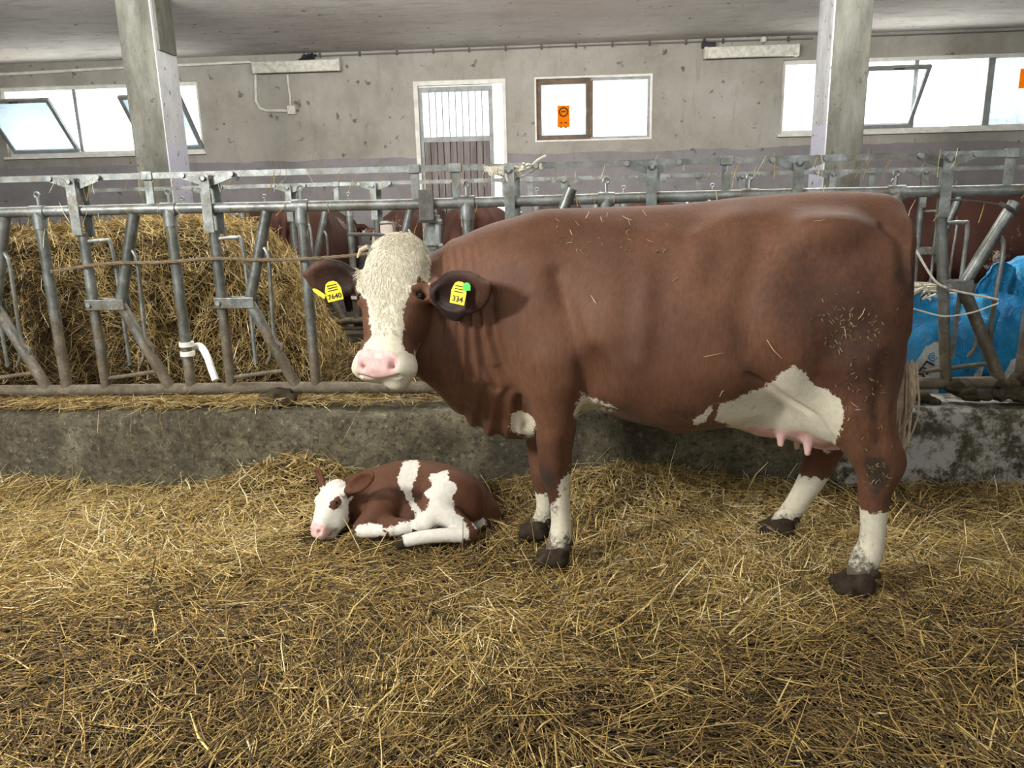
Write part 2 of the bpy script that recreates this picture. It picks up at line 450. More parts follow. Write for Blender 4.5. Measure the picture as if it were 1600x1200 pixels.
tag(MB().span((a[0], FY+.010, a[2]-.21), (a[0]+.16, FY+.014, a[2])).build('paper_notice', 'orange_notice'), 'orange notice at the right edge of the right window', 'notice')
# door
x0, x1, z0, z1 = DOOR
r = tag(empty('door_1'), 'barn door of dark vertical boards with ribbed translucent top, ajar', None, None, 'structure')
mb = MB(); mb.span((x0, WY-.02, z0), (x0+.05, WY+.12, z1)); mb.span((x1-.04, WY-.02, z0), (x1, WY+.12, z1)); mb.span((x0+.05, WY-.02, z1-.05), (x1-.04, WY+.12, z1))
mb.build('door_frame', 'frame_white', r)
lx0, lx1, ly = x0+.055, -.775, WY+.03
zc = 2.16
mb = MB(); mb.span((lx0, ly, z0+.03), (lx0+.035, ly+.05, z1-.06)); mb.span((lx1-.05, ly, z0+.03), (lx1, ly+.05, z1-.06))
mb.span((lx0+.035, ly, z1-.12), (lx1-.05, ly+.05, z1-.06)); mb.span((lx0+.035, ly, zc-.03), (lx1-.05, ly+.05, zc+.03)); mb.span((lx0+.035, ly, z0+.03), (lx1-.05, ly+.05, z0+.1))
mb.build('door_stile', 'frame_grey', r)
pane('pane', lx0+.035, lx1-.05, zc+.03, z1-.12, ly+.03, 'polycarbonate', r)
nb = 10; wd = (lx1-.05-lx0-.035)/nb
for k in range(nb):
    xa = lx0+.035+k*wd
    MB().span((xa+.006, ly+.008, z0+.1), (xa+wd-.006, ly+.035, zc-.03)).build('board', 'door_boards', r)
    if k: MB().span((xa-.007, ly+.012, zc+.03), (xa+.007, ly+.03, z1-.12)).build('pane_rib', 'frame_grey', r)
MB().span((lx0+.03, ly+.036, z0+.05), (lx1-.045, ly+.044, zc)).build('backing_sheet', 'frame_brown', r)

# columns
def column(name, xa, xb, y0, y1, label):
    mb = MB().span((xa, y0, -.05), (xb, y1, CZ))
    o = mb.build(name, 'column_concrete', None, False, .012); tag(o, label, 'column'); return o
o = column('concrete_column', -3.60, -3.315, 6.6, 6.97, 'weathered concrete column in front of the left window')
MB().span((-3.318, 6.605, .3), (-3.308, 6.965, CZ-.002)).build('lit_whitewashed_side', 'column_lit_whitewash', o)  # whitewash made paler for the window light on this face
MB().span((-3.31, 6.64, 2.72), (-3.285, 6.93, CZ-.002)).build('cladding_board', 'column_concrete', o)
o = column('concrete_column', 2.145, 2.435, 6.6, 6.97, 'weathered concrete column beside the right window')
MB().span((2.136, 6.605, .3), (2.148, 6.965, CZ-.002)).build('lit_whitewashed_side', 'column_lit_whitewash', o)

# wall fittings: two tube lamps, cables
def tube_lamp(x0, x1, z0, z1, label):
    e = empty('tube_lamp', ((x0+x1)/2, WY, z0)); tag(e, label, 'lamp', 'tube lamps on the back wall')
    L = (x1-x0); hh = z1-z0
    MB().box((0, -.035, hh/2), (L-.05, .07, hh*.8)).build('lamp_base', 'cable_grey', e, False, .008)
    MB().box((0, -.09, hh/2), (L-.06, .06, hh)).build('lamp_cover', 'lamp_plastic', e, True, .022)
    for s_ in (-1, 1): MB().box((s_*(L/2-.02), -.075, hh/2), (.04, .1, hh*1.02)).build('end_cap', 'lamp_plastic', e, False, .01)
    return e
tube_lamp(-3.57, -2.53, 2.945, 3.075, 'dusty white tube lamp on the wall above the junction box')
tube_lamp(1.64, 2.69, 2.935, 3.06, 'dusty white tube lamp on the wall beside the right column')
def cable(name, pts, r, mat, label, clips=()):
    o = MB().tube(pts, r, 8).build(name, mat, None, True); tag(o, label, 'cable')
    for c_ in clips: MB().box(c_, (.02, .03, .05)).build('cable_clip', 'steel_dark', o)
    return o
yy = WY-.018
P_ = lambda x, y: tuple(at_y(x, y, yy))
cable('conduit', [P_(-60, 119), P_(80, 112), P_(185, 106), P_(390, 97), P_(397, 100), P_(399, 112), P_(400, 158), P_(406, 169), P_(416, 173), P_(452, 173)], .017, 'cable_grey', 'pale conduit running along the left wall down to the junction box')
cable('lamp_lead', [P_(449, 117), P_(450, 130), P_(453, 150), P_(454, 166)], .012, 'cable_grey', 'thin lead from the left tube lamp to the junction box')
e = MB().box(tuple(at_y(456, 172, WY-.03)), (.10, .06, .10)).build('junction_box', 'lamp_plastic', None, False, .01); tag(e, 'square pale junction box below the left tube lamp', 'box')
MB().tube([at_y(462, 172, WY-.03), at_y(466, 172, WY-.03)], .014, 8).build('cable_gland', 'cable_dark', e)
pts = [P_(492, 88), P_(560, 85), P_(700, 79.5), P_(900, 71.5), P_(1100, 65), P_(1190, 62.5), P_(1270, 60)]
clips = [P_(x, np.interp(x, [492, 700, 900, 1100, 1270], [87, 79.5, 71.5, 65, 60])) for x in (500, 562, 620, 677, 733, 790, 846, 900, 957, 1015, 1072, 1130, 1232)]
cable('wall_cable', pts, .009, 'cable_dark', 'thin dark cable clipped along the top of the wall', clips)
cable('wall_cable', [tuple(np.array(p)+(0, 0, .05)) for p in pts], .006, 'cable_dark', 'upper of the two cables under the ceiling, without clips')
cable('wall_cable', [P_(1340, 57), P_(1480, 52), P_(1640, 46)], .008, 'cable_dark', 'cable above the right window')
o = MB().tube([P_(1193, 58), P_(1193, 66)], .035, 12).build('cable_socket', 'lamp_plastic'); tag(o, 'round pale socket on the cable above the right tube lamp', 'socket')
# the dark clutter on both lamps
nest = MB(); b0 = at_y(478, 94, WY-.06)
for k in range(9):
    nest.tube([b0+np.array([random.uniform(-.09, .09), 0, random.uniform(-.0, .02)]), b0+np.array([random.uniform(-.12, .14), random.uniform(-.02, .02), random.uniform(.03, .09)])], .012, 6)
nest.tube([b0+np.array([-.08, 0, .0]), b0+np.array([.1, 0, .01])], .02, 8)
tag(nest.build('cable_knot', 'black_plastic'), 'dark knot of loose wire on top of the left tube lamp', 'wire')
b0 = at_y(1107, 71, WY-.06)
tag(MB().box(b0, (.15, .06, .06)).box(b0+np.array([-.05, 0, .045]), (.03, .04, .05)).build('cable_holder', 'black_plastic', None, False, .01), 'black plastic holder on top of the right tube lamp', 'holder')

# kerb between pen and feed alley
KY0, KY1, KZ = 3.72, 4.12, .41
nx = 140; V = []; Fc = []
prof = [(KY0, -.25), (KY0, .30), (KY0+.004, .385), (KY0+.03, KZ), (KY0+.12, KZ+.002), (KY1-.05, KZ-.004), (KY1, KZ-.02), (KY1, -.25)]
for i in range(nx+1):
    x = XL+(XR-XL)*i/nx
    for j, (y, z_) in enumerate(prof): V.append((x, y+.006*sin(x*3.1+j)+.004*sin(x*11+j*2), z_+(.008*sin(x*2.3)+.006*sin(x*7.7) if 2 <= j <= 5 else 0)))
m_ = len(prof)
for i in range(nx):
    for j in range(m_-1): Fc.append([i*m_+j, (i+1)*m_+j, (i+1)*m_+j+1, i*m_+j+1])
tag(mesh_obj('wall_kerb', V, Fc, 'kerb_concrete', None, True), 'low stained concrete kerb under the feed fence', None, None, 'structure')
# ------------------------------------------------------------------ feed fence
FNY = 3.9
RZ, BZ, CTZ = 1.446, .502, 1.612          # top rail, bottom rail, control bar
def FP(x, y, dy=0.0):
    return at_y(x, y, FNY+dy)
X0S = [-3.37, -2.68, -1.985, -1.30, -.46, .229, .921, 1.61, 2.30]
fence = empty('feed_fence', (0, FNY, KZ))
tag(fence, 'galvanised self-locking feed fence standing on the concrete kerb', 'fence', 'feed fences along the alley')
FO = np.array([0, FNY, KZ])
def L_(p): return np.asarray(p, float)-FO
class FB(MB):
    def done(s, name, mat='galvanised', parent=fence, smooth=True, bevel=0):
        s.v = [np.asarray(p)-FO for p in s.v] if parent is not None else s.v
        return s.build(name, mat, parent, smooth, bevel)
A, B = -4.3, 3.3
FB().tube([(x, FNY, RZ+.004*sin(x*2)) for x in np.linspace(A, B, 12)], .027, 14).done('top_rail')
FB().tube([(x, FNY, BZ+.004*sin(x*3)) for x in np.linspace(A, B, 12)], .031, 14).done('bottom_rail', 'galvanised_worn')
FB().box(((A+B)/2, FNY+.01, CTZ), (B-A, .012, .03)).done('control_bar', smooth=False)
vt, vm, vb = FP(418, 338)-FP(265, 338), FP(373, 472)-FP(265, 472), FP(438, 600)-FP(272, 600)
zt, zm, zb = FP(418, 338)[2], FP(373, 472)[2], BZ
DX = .222
for k, x0 in enumerate(X0S):
    po = FB().tube([(x0, FNY, RZ-.05), (x0, FNY, BZ)], .027, 12).done('post', 'galvanised_worn')
    FB().tube([(x0, FNY, RZ+.0), (x0, FNY, RZ-.085)], .034, 12).done('post_socket', 'galvanised', po)
    FB().tube([(x0-.04, FNY, RZ), (x0+.04, FNY, RZ)], .034, 14).done('rail_sleeve', 'galvanised', po)
    FB().tube([(x0, FNY+.012, RZ+.02), (x0, FNY+.012, RZ+.075)], .009, 8).tube([(x0+.014*cos(q), FNY+.012, RZ+.085+.014*sin(q)) for q in np.linspace(0, 6.28, 13)], .006, 6).done('eye_bolt', 'bolt_steel', po)
    if k == 3: continue
    xb = x0+DX
    pb = FP(1478, 592)[0] if k == 7 else xb
    pv = FB().tube([(xb, FNY, RZ-.11), (pb, FNY, BZ+.01)], .026, 12).done('pivot_post', 'galvanised_worn')
    FB().box((xb-.006, FNY-.036, RZ+.015), (.05, .008, .27)).tube([(xb-.006, FNY-.040, RZ+.15), (xb-.006, FNY-.032, RZ+.15)], .025, 14).done('strap_plate', 'galvanised', pv, False)
    FB().box((xb+.018, FNY+.036, RZ+.005), (.05, .008, .27)).done('strap_plate', 'galvanised', pv, False)
    FB().tube([(xb-.006, FNY-.052, RZ+.145), (xb-.006, FNY+.03, RZ+.145)], .011, 6).done('bolt', 'bolt_steel', pv)
    for s_ in (-1, 1):
        a = np.array([xb+s_*.125, FNY-.006, CTZ-.002]); b = np.array([xb+s_*.012, FNY-.006, RZ+.125])
        ar = FB().bar(a, b, .036, .008, (0, 1, 0)).done('link_arm', 'galvanised_worn' if s_ < 0 else 'galvanised', fence, False)
        FB().tube([a+(0, -.014, 0), a+(0, .01, 0)], .013, 10).done('bolt', 'bolt_steel', ar)
    # neck bar: two straight legs meeting in a clamp on the pivot post
    if k == 4:      # unlocked: bar swung up so that its head stands above the rail
        tp, md, bt = FP(893, 294, -.03), np.array([x0+.30, FNY-.02, zm]), np.array([x0+.44, FNY, BZ])
    else:
        tp, md, bt = np.array([x0+vt[0], FNY-.004, RZ-.02]), np.array([x0+vm[0], FNY-.004, zm]), np.array([x0+vb[0], FNY, zb])
    if k == 7: tp, md, bt = FP(1586, 316, -.004), FP(1504, 446, -.004), FP(1562, 594)
    xc = xb+(pb-xb)*.5; zm = md[2]
    nb_ = FB().tube([tp, tp+(md-tp)*.9, md, md+(bt-md)*.1, bt], .029, 12).done('neck_bar', 'galvanised_worn')
    FB().box(((xc+md[0])/2+.005, FNY-.035, zm), (abs(md[0]-xc)+.06, .01, .055)).box(((xc+md[0])/2+.005, FNY+.033, zm), (abs(md[0]-xc)+.06, .01, .055)).done('clamp', 'galvanised_worn', nb_, False, .003)
    FB().tube([(xc-.002, FNY-.05, zm), (xc-.002, FNY+.04, zm)], .013, 6).done('bolt', 'bolt_steel', nb_)
    # guard rods
    g0 = xb+.135
    FB().tube(spline([(xb, FNY, RZ-.155), (g0-.03, FNY, RZ-.15), (g0, FNY+.01, RZ-.175), (g0+.004, FNY+.02, RZ-.4), (g0+.004, FNY+.02, BZ+.13)], 5), .0105, 8).done('guard_rod')
    q0 = tp+(md-tp)*.38
    FB().tube(spline([q0, q0+(.03, -.01, -.02), q0+(.042, -.012, -.10), (q0[0]+.03, FNY-.012, BZ+.30), (md[0]+(bt[0]-md[0])*.55+.035, FNY-.01, BZ+.23), (md[0]+(bt[0]-md[0])*.62, FNY, BZ+.18)], 5), .0105, 8).done('guard_rod', 'galvanised_worn')
    FB().tube(spline([(g0+.01, FNY+.02, BZ+.42), (g0+.08, FNY+.01, BZ+.34), (g0+.10, FNY, BZ+.2), (g0+.07, FNY, BZ+.13)], 5), .010, 8).done('guard_rod', 'galvanised_worn')
    FB().tube([(xb, FNY, BZ+.06), (md[0]+(bt[0]-md[0])*.8, FNY, BZ+.10)], .011, 8).done('stay_rod', 'galvanised_worn')
# panel joint: square upright with U-bolts
jx = FP(669, 340)[0]
jp = FB().box((jx, FNY+.05, (RZ+BZ)/2-.04), (.07, .06, RZ-BZ-.0)).done('joint_post', 'galvanised', fence, False, .004)
FB().box((jx, FNY-.035, RZ-.01), (.075, .02, .15)).done('joint_cover', 'steel_dark', jp, False, .004)
FB().box((jx+.045, FNY+.02, RZ-.16), (.02, .05, .2)).done('joint_plate', 'galvanised', jp, False, .003)
for dz in (-.09, -.21):
    FB().tube([(jx-.05, FNY-.03, RZ+dz), (jx+.065, FNY-.03, RZ+dz)], .007, 6).done('u_bolt', 'steel_dark', jp)
    FB().tube([(jx+.055, FNY-.038, RZ+dz), (jx+.075, FNY-.038, RZ+dz)], .014, 6).done('nut', 'bolt_steel', jp)
for px_ in (230, 648, 712, 1135, 1577):
    xs_ = FP(px_, 290)[0]
    up = FB().box((xs_, FNY+.018, (RZ+CTZ)/2+.005), (.04, .014, CTZ-RZ)).done('bar_support', 'galvanised', fence, False)
    FB().box((xs_, FNY+.012, CTZ), (.06, .03, .042)).done('bar_guide', 'galvanised', up, False, .003)
# ring clamps on one post, with a short bent white pipe behind
for dz in (.245, .195):
    FB().tube([(X0S[2]+.004, FNY, BZ+dz-.012), (X0S[2]+.004, FNY, BZ+dz+.012)], .039, 14).done('ring_clamp', 'cable_grey')
pw = MB().tube(spline([FP(296, 545, .06), FP(312, 541, .05), FP(323, 556, .0), FP(331, 578, -.03), FP(337, 594, -.05)], 6), .019, 10).build('bent_pipe', 'frame_white', None, True)
tag(pw, 'short bent white pipe clamped to a fence post before the straw bale', 'pipe')
# far fence: the same model on the other side of the alley
far = copy_tree(fence); far.location = (.28, 6.3, .40); far['label'] = 'far galvanised feed fence across the alley before the other cows'
tag(MB().span((XL, 6.12, -.25), (XR, 6.5, .41)).build('wall_kerb_far', 'kerb_concrete'), None, None, None, 'structure')
# ropes and twine
plain('rope_brown', (.16, .12, .075), .95, 0, .2, 40, .3)
plain('twine_white', (.62, .58, .48), .9, 0, .2, 40, .2)
def rope(name, pts, r, mat, label, cat='rope', n=8, twist=0):
    P = spline(pts, n)
    if twist:
        mb = MB()
        s_ = np.arange(len(P))
        for ph in (0, 2.1, 4.2):
            Q = P.copy(); Q[:, 1] += r*.6*np.cos(s_*twist+ph); Q[:, 2] += r*.6*np.sin(s_*twist+ph); mb.tube(Q, r*.62, 6)
    else: mb = MB().tube(P, r, 7)
    o = mb.build(name, mat, None, True); return tag(o, label, cat)
rope('rope', [FP(80, 424, -.04), FP(165, 412, -.04), FP(250, 410, -.04), FP(335, 404, -.045), FP(400, 406, -.04), FP(465, 405, -.045), FP(540, 400, -.045), FP(590, 394, -.04), FP(640, 380, -.03)], .008, 'rope_brown', 'brown twisted rope strung across the fence posts left of the cow', 'rope', 14, .8)
rope('wire_loop', [FP(545, 366, -.04), FP(595, 367, -.04), FP(606, 375, -.04), FP(598, 384, -.04), FP(560, 387, -.04)], .009, 'steel_dark', 'rusty wire loop on the fence post just behind the cow head', 'wire')
rope('twine', [FP(1428, 385, -.06), FP(1445, 415, -.05), FP(1462, 440, -.045), FP(1480, 450, -.04), FP(1500, 456, -.04), FP(1560, 468, -.045)], .006, 'twine_white', 'white twine from the cow rump to the post at right', 'twine', 8)
rope('twine', [FP(1425, 482, -.02), FP(1462, 492, -.03), FP(1482, 494, -.04), FP(1520, 488, -.04), FP(1560, 474, -.045)], .004, 'twine_white', 'lower white twine stretched across the post before the blue bags', 'twine', 8)
rope('baling_wire', [FP(1486, 312, -.05), FP(1530, 315, -.05), FP(1570, 321, -.04)], .005, 'steel_dark', 'thin dark wire tied between the two right fence bars', 'wire', 6)
rope('wire_wrap', [FP(1562, 318, -.04), FP(1575, 324, -.045), FP(1587, 333, -.02)], .011, 'steel_dark', 'dark wire wrapped around the slanted right neck bar', 'wire', 6)
# rag of netting twine knotted on the control bar
kn = MB(); c0 = at_y(825, 262, FNY-.01)
for k in range(16):
    a = c0+rng.normal(size=3)*(.05, .015, .018); b = a+rng.normal(size=3)*(.05, .012, .02); kn.tube(spline([a, (a+b)/2+rng.normal(size=3)*.012, b], 4), .006, 6)
kn.tube(spline([at_y(757, 266, FNY-.02), at_y(790, 270, FNY-.02), c0, at_y(840, 250, FNY-.02), at_y(853, 243, FNY-.02)], 5), .007, 6)
for k in range(10):
    x = 757+k*4; kn.tube(spline([at_y(x, 260, FNY-.02), at_y(x+6, 266, FNY-.025), at_y(x+9, 274, FNY-.02)], 3), .005, 5)
tag(kn.build('twine_knot', 'twine_white', None, True), 'frayed pale twine knotted on the control bar right of the door', 'twine')
# ------------------------------------------------------------------ implicit surfaces for the animals
class Field:
    def __init__(s, lo, hi, h):
        s.lo = np.asarray(lo, np.float64); s.h = h
        s.n = np.ceil((np.asarray(hi)-s.lo)/h).astype(int)+1
        s.a = np.full(tuple(s.n), .4, np.float32)
    def sub(s, lo, hi, mar):
        i0 = np.maximum(np.floor((np.asarray(lo)-mar-s.lo)/s.h).astype(int), 0)
        i1 = np.minimum(np.ceil((np.asarray(hi)+mar-s.lo)/s.h).astype(int)+1, s.n)
        if (i1 <= i0).any(): return None
        sl = tuple(slice(a, b) for a, b in zip(i0, i1))
        ax = [(s.lo[k]+s.h*np.arange(i0[k], i1[k])).astype(np.float32) for k in range(3)]
        return sl, ax[0][:, None, None], ax[1][None, :, None], ax[2][None, None, :]
    def put(s, sl, d, k, mode='add'):
        a = s.a[sl]
        if mode == 'cut':
            d = -d
            if k > 0: hh = np.maximum(k-np.abs(a-d), 0)/k; s.a[sl] = np.maximum(a, d)+hh*hh*k*.25
            else: s.a[sl] = np.maximum(a, d)
        else:
            if k > 0: hh = np.maximum(k-np.abs(a-d), 0)/k; s.a[sl] = np.minimum(a, d)-hh*hh*k*.25
            else: s.a[sl] = np.minimum(a, d)
    def chain(s, P, R, k=.03, squash=None, mode='add', sub=5):
        """smooth tapered tube through P with radii R; squash = (direction, factor) flattens the section"""
        P = np.asarray(P, float); R = np.asarray(R, float)
        if len(P) > 2 and sub > 1:
            Q = spline(np.column_stack([P, R]), sub); P, R = Q[:, :3], Q[:, 3]
        m = R.max()*(max(1, squash[1]) if squash else 1)
        g = s.sub(P.min(0)-m, P.max(0)+m, k+.05)
        if g is None: return
        sl, X, Y, Z = g; best = None
        for a, b, ra, rb in zip(P[:-1], P[1:], R[:-1], R[1:]):
            ba = b-a; L2 = ba@ba+1e-9
            dx, dy, dz = X-a[0], Y-a[1], Z-a[2]
            t_ = np.clip((dx*ba[0]+dy*ba[1]+dz*ba[2])/L2, 0, 1)
            ex, ey, ez = dx-t_*ba[0], dy-t_*ba[1], dz-t_*ba[2]
            q = ex*ex+ey*ey+ez*ez
            if squash:
                w_, f_ = squash; e = ex*w_[0]+ey*w_[1]+ez*w_[2]; q = q+e*e*(1/f_**2-1)
            d = np.sqrt(np.maximum(q, 0))-(ra+(rb-ra)*t_)
            best = d if best is None else np.minimum(best, d)
        s.put(sl, best.astype(np.float32), k, mode)
    def ell(s, c, rad, ax=None, k=.04, mode='add'):
        c = np.asarray(c, float); rad = np.asarray(rad, float); ax = np.eye(3) if ax is None else np.asarray(ax, float)
        e = np.sqrt(((ax*rad[:, None])**2).sum(0))
        g = s.sub(c-e, c+e, k+.05)
        if g is None: return
        sl, X, Y, Z = g; dx, dy, dz = X-c[0], Y-c[1], Z-c[2]
        k0 = 0; k1 = 0
        for i in range(3):
            q = (dx*ax[i][0]+dy*ax[i][1]+dz*ax[i][2]); k0 = k0+(q/rad[i])**2; k1 = k1+(q/rad[i]**2)**2
        k0 = np.sqrt(k0); k1 = np.sqrt(k1)+1e-6
        s.put(sl, np.where(k0 < .05, -rad.min(), k0*(k0-1)/k1).astype(np.float32), k, mode)
    def loft(s, O, ea, eb, ec, st, k=.05, taper=0.0, n=2.4, mode='add'):
        """st rows: position along ea, centre b, centre c, half b, half c"""
        st = np.asarray(st, float); O = np.asarray(O, float)
        pts = []
        for r_ in st:
            for sb in (-1, 1):
                for sc_ in (-1, 1): pts.append(O+ea*r_[0]+eb*(r_[1]+sb*r_[3]*1.2)+ec*(r_[2]+sc_*r_[4]))
        pts = np.array(pts); g = s.sub(pts.min(0), pts.max(0), k+.05)
        sl, X, Y, Z = g; dx, dy, dz = X-O[0], Y-O[1], Z-O[2]
        A_ = dx*ea[0]+dy*ea[1]+dz*ea[2]; B_ = dx*eb[0]+dy*eb[1]+dz*eb[2]; C_ = dx*ec[0]+dy*ec[1]+dz*ec[2]
        ss = np.linspace(st[0, 0], st[-1, 0], 200)
        tab = [np.interp(ss, st[:, 0], st[:, j]) for j in range(1, 5)]
        ker = np.hanning(15); ker /= ker.sum()
        tab = [np.convolve(np.pad(q, 7, mode='edge'), ker, 'valid') for q in tab]
        cb, cc, hb, hc = [np.interp(A_, ss, q).astype(np.float32) for q in tab]
        q = (C_-cc)/hc
        hb = hb*(1-taper*np.clip(q, -1, 1))
        p = np.abs((B_-cb)/hb)**n+np.abs(q)**n
        nm = np.maximum(p, 1e-6)**(1/n)
        rr_ = np.sqrt((B_-cb)**2+(C_-cc)**2)
        d = np.where(nm < .15, -np.minimum(hb, hc)*(1-nm), rr_-rr_/nm)
        mid, hl = (st[0, 0]+st[-1, 0])/2, (st[-1, 0]-st[0, 0])/2
        d = np.maximum(d, np.abs(A_-mid)-hl)
        s.put(sl, d.astype(np.float32), k, mode)
    def hit(s, px_, py_, t0=1.5, t1=4.5):
        d = unit(ray(px_, py_)); T_ = np.linspace(t0, t1, 3000); P = CAM+T_[:, None]*d
        g = np.rint((P-s.lo)/s.h).astype(int); ok = ((g >= 0) & (g < s.n)).all(1); P, g = P[ok], g[ok]
        k_ = np.argmax(s.a[tuple(g.T)] < 0); return P[k_]
    def mesh(s, smooth=2):
        a = s.a; n = s.n; neg = a < 0
        # surface nets: one vertex in every cell the surface crosses
        c = np.zeros(tuple(n-1), np.int8)
        for i in (0, 1):
            for j in (0, 1):
                for k in (0, 1): c += neg[i:n[0]-1+i, j:n[1]-1+j, k:n[2]-1+k]
        cells = np.argwhere((c > 0) & (c < 8)); N = len(cells)
        idx = np.full(tuple(n-1), -1, np.int32); idx[tuple(cells.T)] = np.arange(N)
        acc = np.zeros((N, 3)); cnt = np.zeros(N)
        cor = [(i, j, k) for i in (0, 1) for j in (0, 1) for k in (0, 1)]
        for p in cor:
            for ax in range(3):
                if p[ax]: continue
                q = list(p); q[ax] = 1
                va = a[tuple((cells+p).T)]; vb = a[tuple((cells+q).T)]
                m = (va < 0) != (vb < 0); t_ = np.zeros(N); t_[m] = va[m]/(va[m]-vb[m])
                pos = np.array(p, float)[None, :]+np.zeros((N, 3)); pos[:, ax] += t_
                acc[m] += pos[m]; cnt[m] += 1
        V = s.lo+(cells+acc/cnt[:, None])*s.h
        faces = []
        for ax in range(3):
            o1, o2 = [(1, 2), (2, 0), (0, 1)][ax]
            sh = n.copy(); sh[ax] -= 1
            A0 = neg[tuple(slice(0, sh[k]) for k in range(3))]
            off = np.zeros(3, int); off[ax] = 1
            A1 = neg[tuple(slice(off[k], off[k]+sh[k]) for k in range(3))]
            e = np.argwhere(A0 != A1)
            e = e[(e[:, o1] > 0) & (e[:, o2] > 0) & (e[:, o1] < n[o1]-1) & (e[:, o2] < n[o2]-1)]
            q = []
            for d1, d2 in ((0, 0), (-1, 0), (-1, -1), (0, -1)):
                g = e.copy(); g[:, o1] += d1; g[:, o2] += d2; q.append(idx[tuple(g.T)])
            q = np.stack(q, 1); flip = ~A0[tuple(e.T)]
            q[flip] = q[flip][:, ::-1]
            faces.append(q)
        Fq = np.vstack(faces); Fq = Fq[(Fq >= 0).all(1)]
        E_ = np.vstack([Fq[:, [0, 1]], Fq[:, [1, 2]], Fq[:, [2, 3]], Fq[:, [3, 0]]])
        for it in range(smooth):
            sm = np.zeros_like(V); ct = np.zeros(N)
            for i, j in ((0, 1), (1, 0)):
                for k in range(3): sm[:, k] += np.bincount(E_[:, i], V[E_[:, j], k], N)
                ct += np.bincount(E_[:, i], minlength=N)
            V = V+(.55 if it % 2 == 0 else -.5)*(sm/np.maximum(ct, 1)[:, None]-V)
        return V, Fq
def poly_sd(px_, py_, poly):
    """signed distance in pixels to a polygon, positive inside"""
    poly = np.asarray(poly, float); d = np.full(len(px_), 1e9); ins = np.zeros(len(px_), bool)
    for (xa, ya), (xb, yb) in zip(poly, np.roll(poly, -1, 0)):
        ex, ey = xb-xa, yb-ya; wx, wy = px_-xa, py_-ya
        t_ = np.clip((wx*ex+wy*ey)/(ex*ex+ey*ey+1e-9), 0, 1)
        d = np.minimum(d, np.hypot(wx-t_*ex, wy-t_*ey))
        c1 = (ya > py_) != (yb > py_)
        ins ^= c1 & (px_ < (xb-xa)*(py_-ya)/(yb-ya+1e-12)+xa)
    return np.where(ins, d, -d)

# hide: brown with white markings carried as signed fields on the surface
def hide(name, brown, brown2, dark, white):
    t = NT(name)
    fine = t.math('SUBTRACT', t.noise(60, 4, .7), .5); mid = t.math('SUBTRACT', t.noise(14, 4, .6), .5)
    jit = t.math('ADD', t.math('MULTIPLY', fine, 1.0), t.math('MULTIPLY', mid, .9))
    c = t.mix(t.ramp(t.noise(2.6, 5, .6), (.34, 0.), (.66, 1.)), brown, brown2)
    c = t.mix(t.ramp(t.noise(90, 5, .7, t.map((1, 1, .25))), (.35, 0.), (.7, .35)), c, dark)
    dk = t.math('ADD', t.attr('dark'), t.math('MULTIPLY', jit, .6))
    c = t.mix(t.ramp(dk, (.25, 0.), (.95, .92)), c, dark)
    wh = t.math('ADD', t.attr('white'), t.math('MULTIPLY', jit, 1.5))
    wcol = t.mix(t.ramp(t.noise(45, 6, .75), (.42, 0.), (.72, .55)), white, tuple(q*.62 for q in white))
    c = t.mix(t.ramp(t.math('ADD', wh, .5), (.44, 0.), (.56, 1.)), c, wcol)
    pk = t.math('ADD', t.attr('pink'), t.math('MULTIPLY', jit, .3))
    c = t.mix(t.ramp(t.math('ADD', pk, .5), (.42, 0.), (.6, 1.)), c, t.mix(t.ramp(t.noise(30, 4), (.4, 0.), (.7, 1.)), (.64, .42, .38), (.50, .29, .27)))
    dr = t.math('ADD', t.attr('dirt'), t.math('MULTIPLY', jit, 1.6))
    c = t.mix(t.ramp(dr, (.35, 0.), (.75, .88)), c, (.035, .026, .018))
    hair = t.noise(170, 3, .6, t.map((1, 1, .3)))
    b = t.bump(t.math('ADD', t.math('MULTIPLY', hair, .6), t.noise(35, 4, .6)), .28, .006)
    t.pbr(c, t.ramp(pk, (.4, .62), (.6, .4)), 0, b, .22, Sheen_Weight=.02, Sheen_Roughness=.5)
hide('cow_hide', (.080, .0335, .0165), (.134, .060, .031), (.011, .0055, .005), (.56, .52, .40))
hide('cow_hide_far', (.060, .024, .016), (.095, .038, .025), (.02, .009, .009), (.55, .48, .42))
hide('calf_hide', (.078, .030, .0125), (.115, .046, .021), (.028, .011, .008), (.62, .59, .51))
plain('hoof_horn', (.030, .021, .013), .8, 0, .12, 30, .6)
plain('tail_hair', (.40, .31, .21), .7, 0, .3, 30, .4)
plain('eye_dark', (.006, .004, .004), .22, 0, .3)
plain('tag_yellow', (.85, .62, .015), .45, 0, .4)
plain('tag_green', (.12, .72, .12), .45, 0, .4)

# ------------------------------------------------------------------ the cow
CO = np.array([-.088, 3.02, 0]); _a = atan2(.095, 1.105)
ES = np.array([cos(_a), -sin(_a), 0]); EV = np.array([-sin(_a), -cos(_a), 0]); EZ = np.array([0, 0, 1.])
def B_(x, y, v):
    d = ray(x, y); return CAM+d*((v-(CAM-CO)@EV)/(d@EV))
def SZ(x, y, v):
    p = B_(x, y, v); return (p-CO)@ES, p[2]
def L3(s_, v, z_): return CO+ES*s_+EV*v+EZ*z_

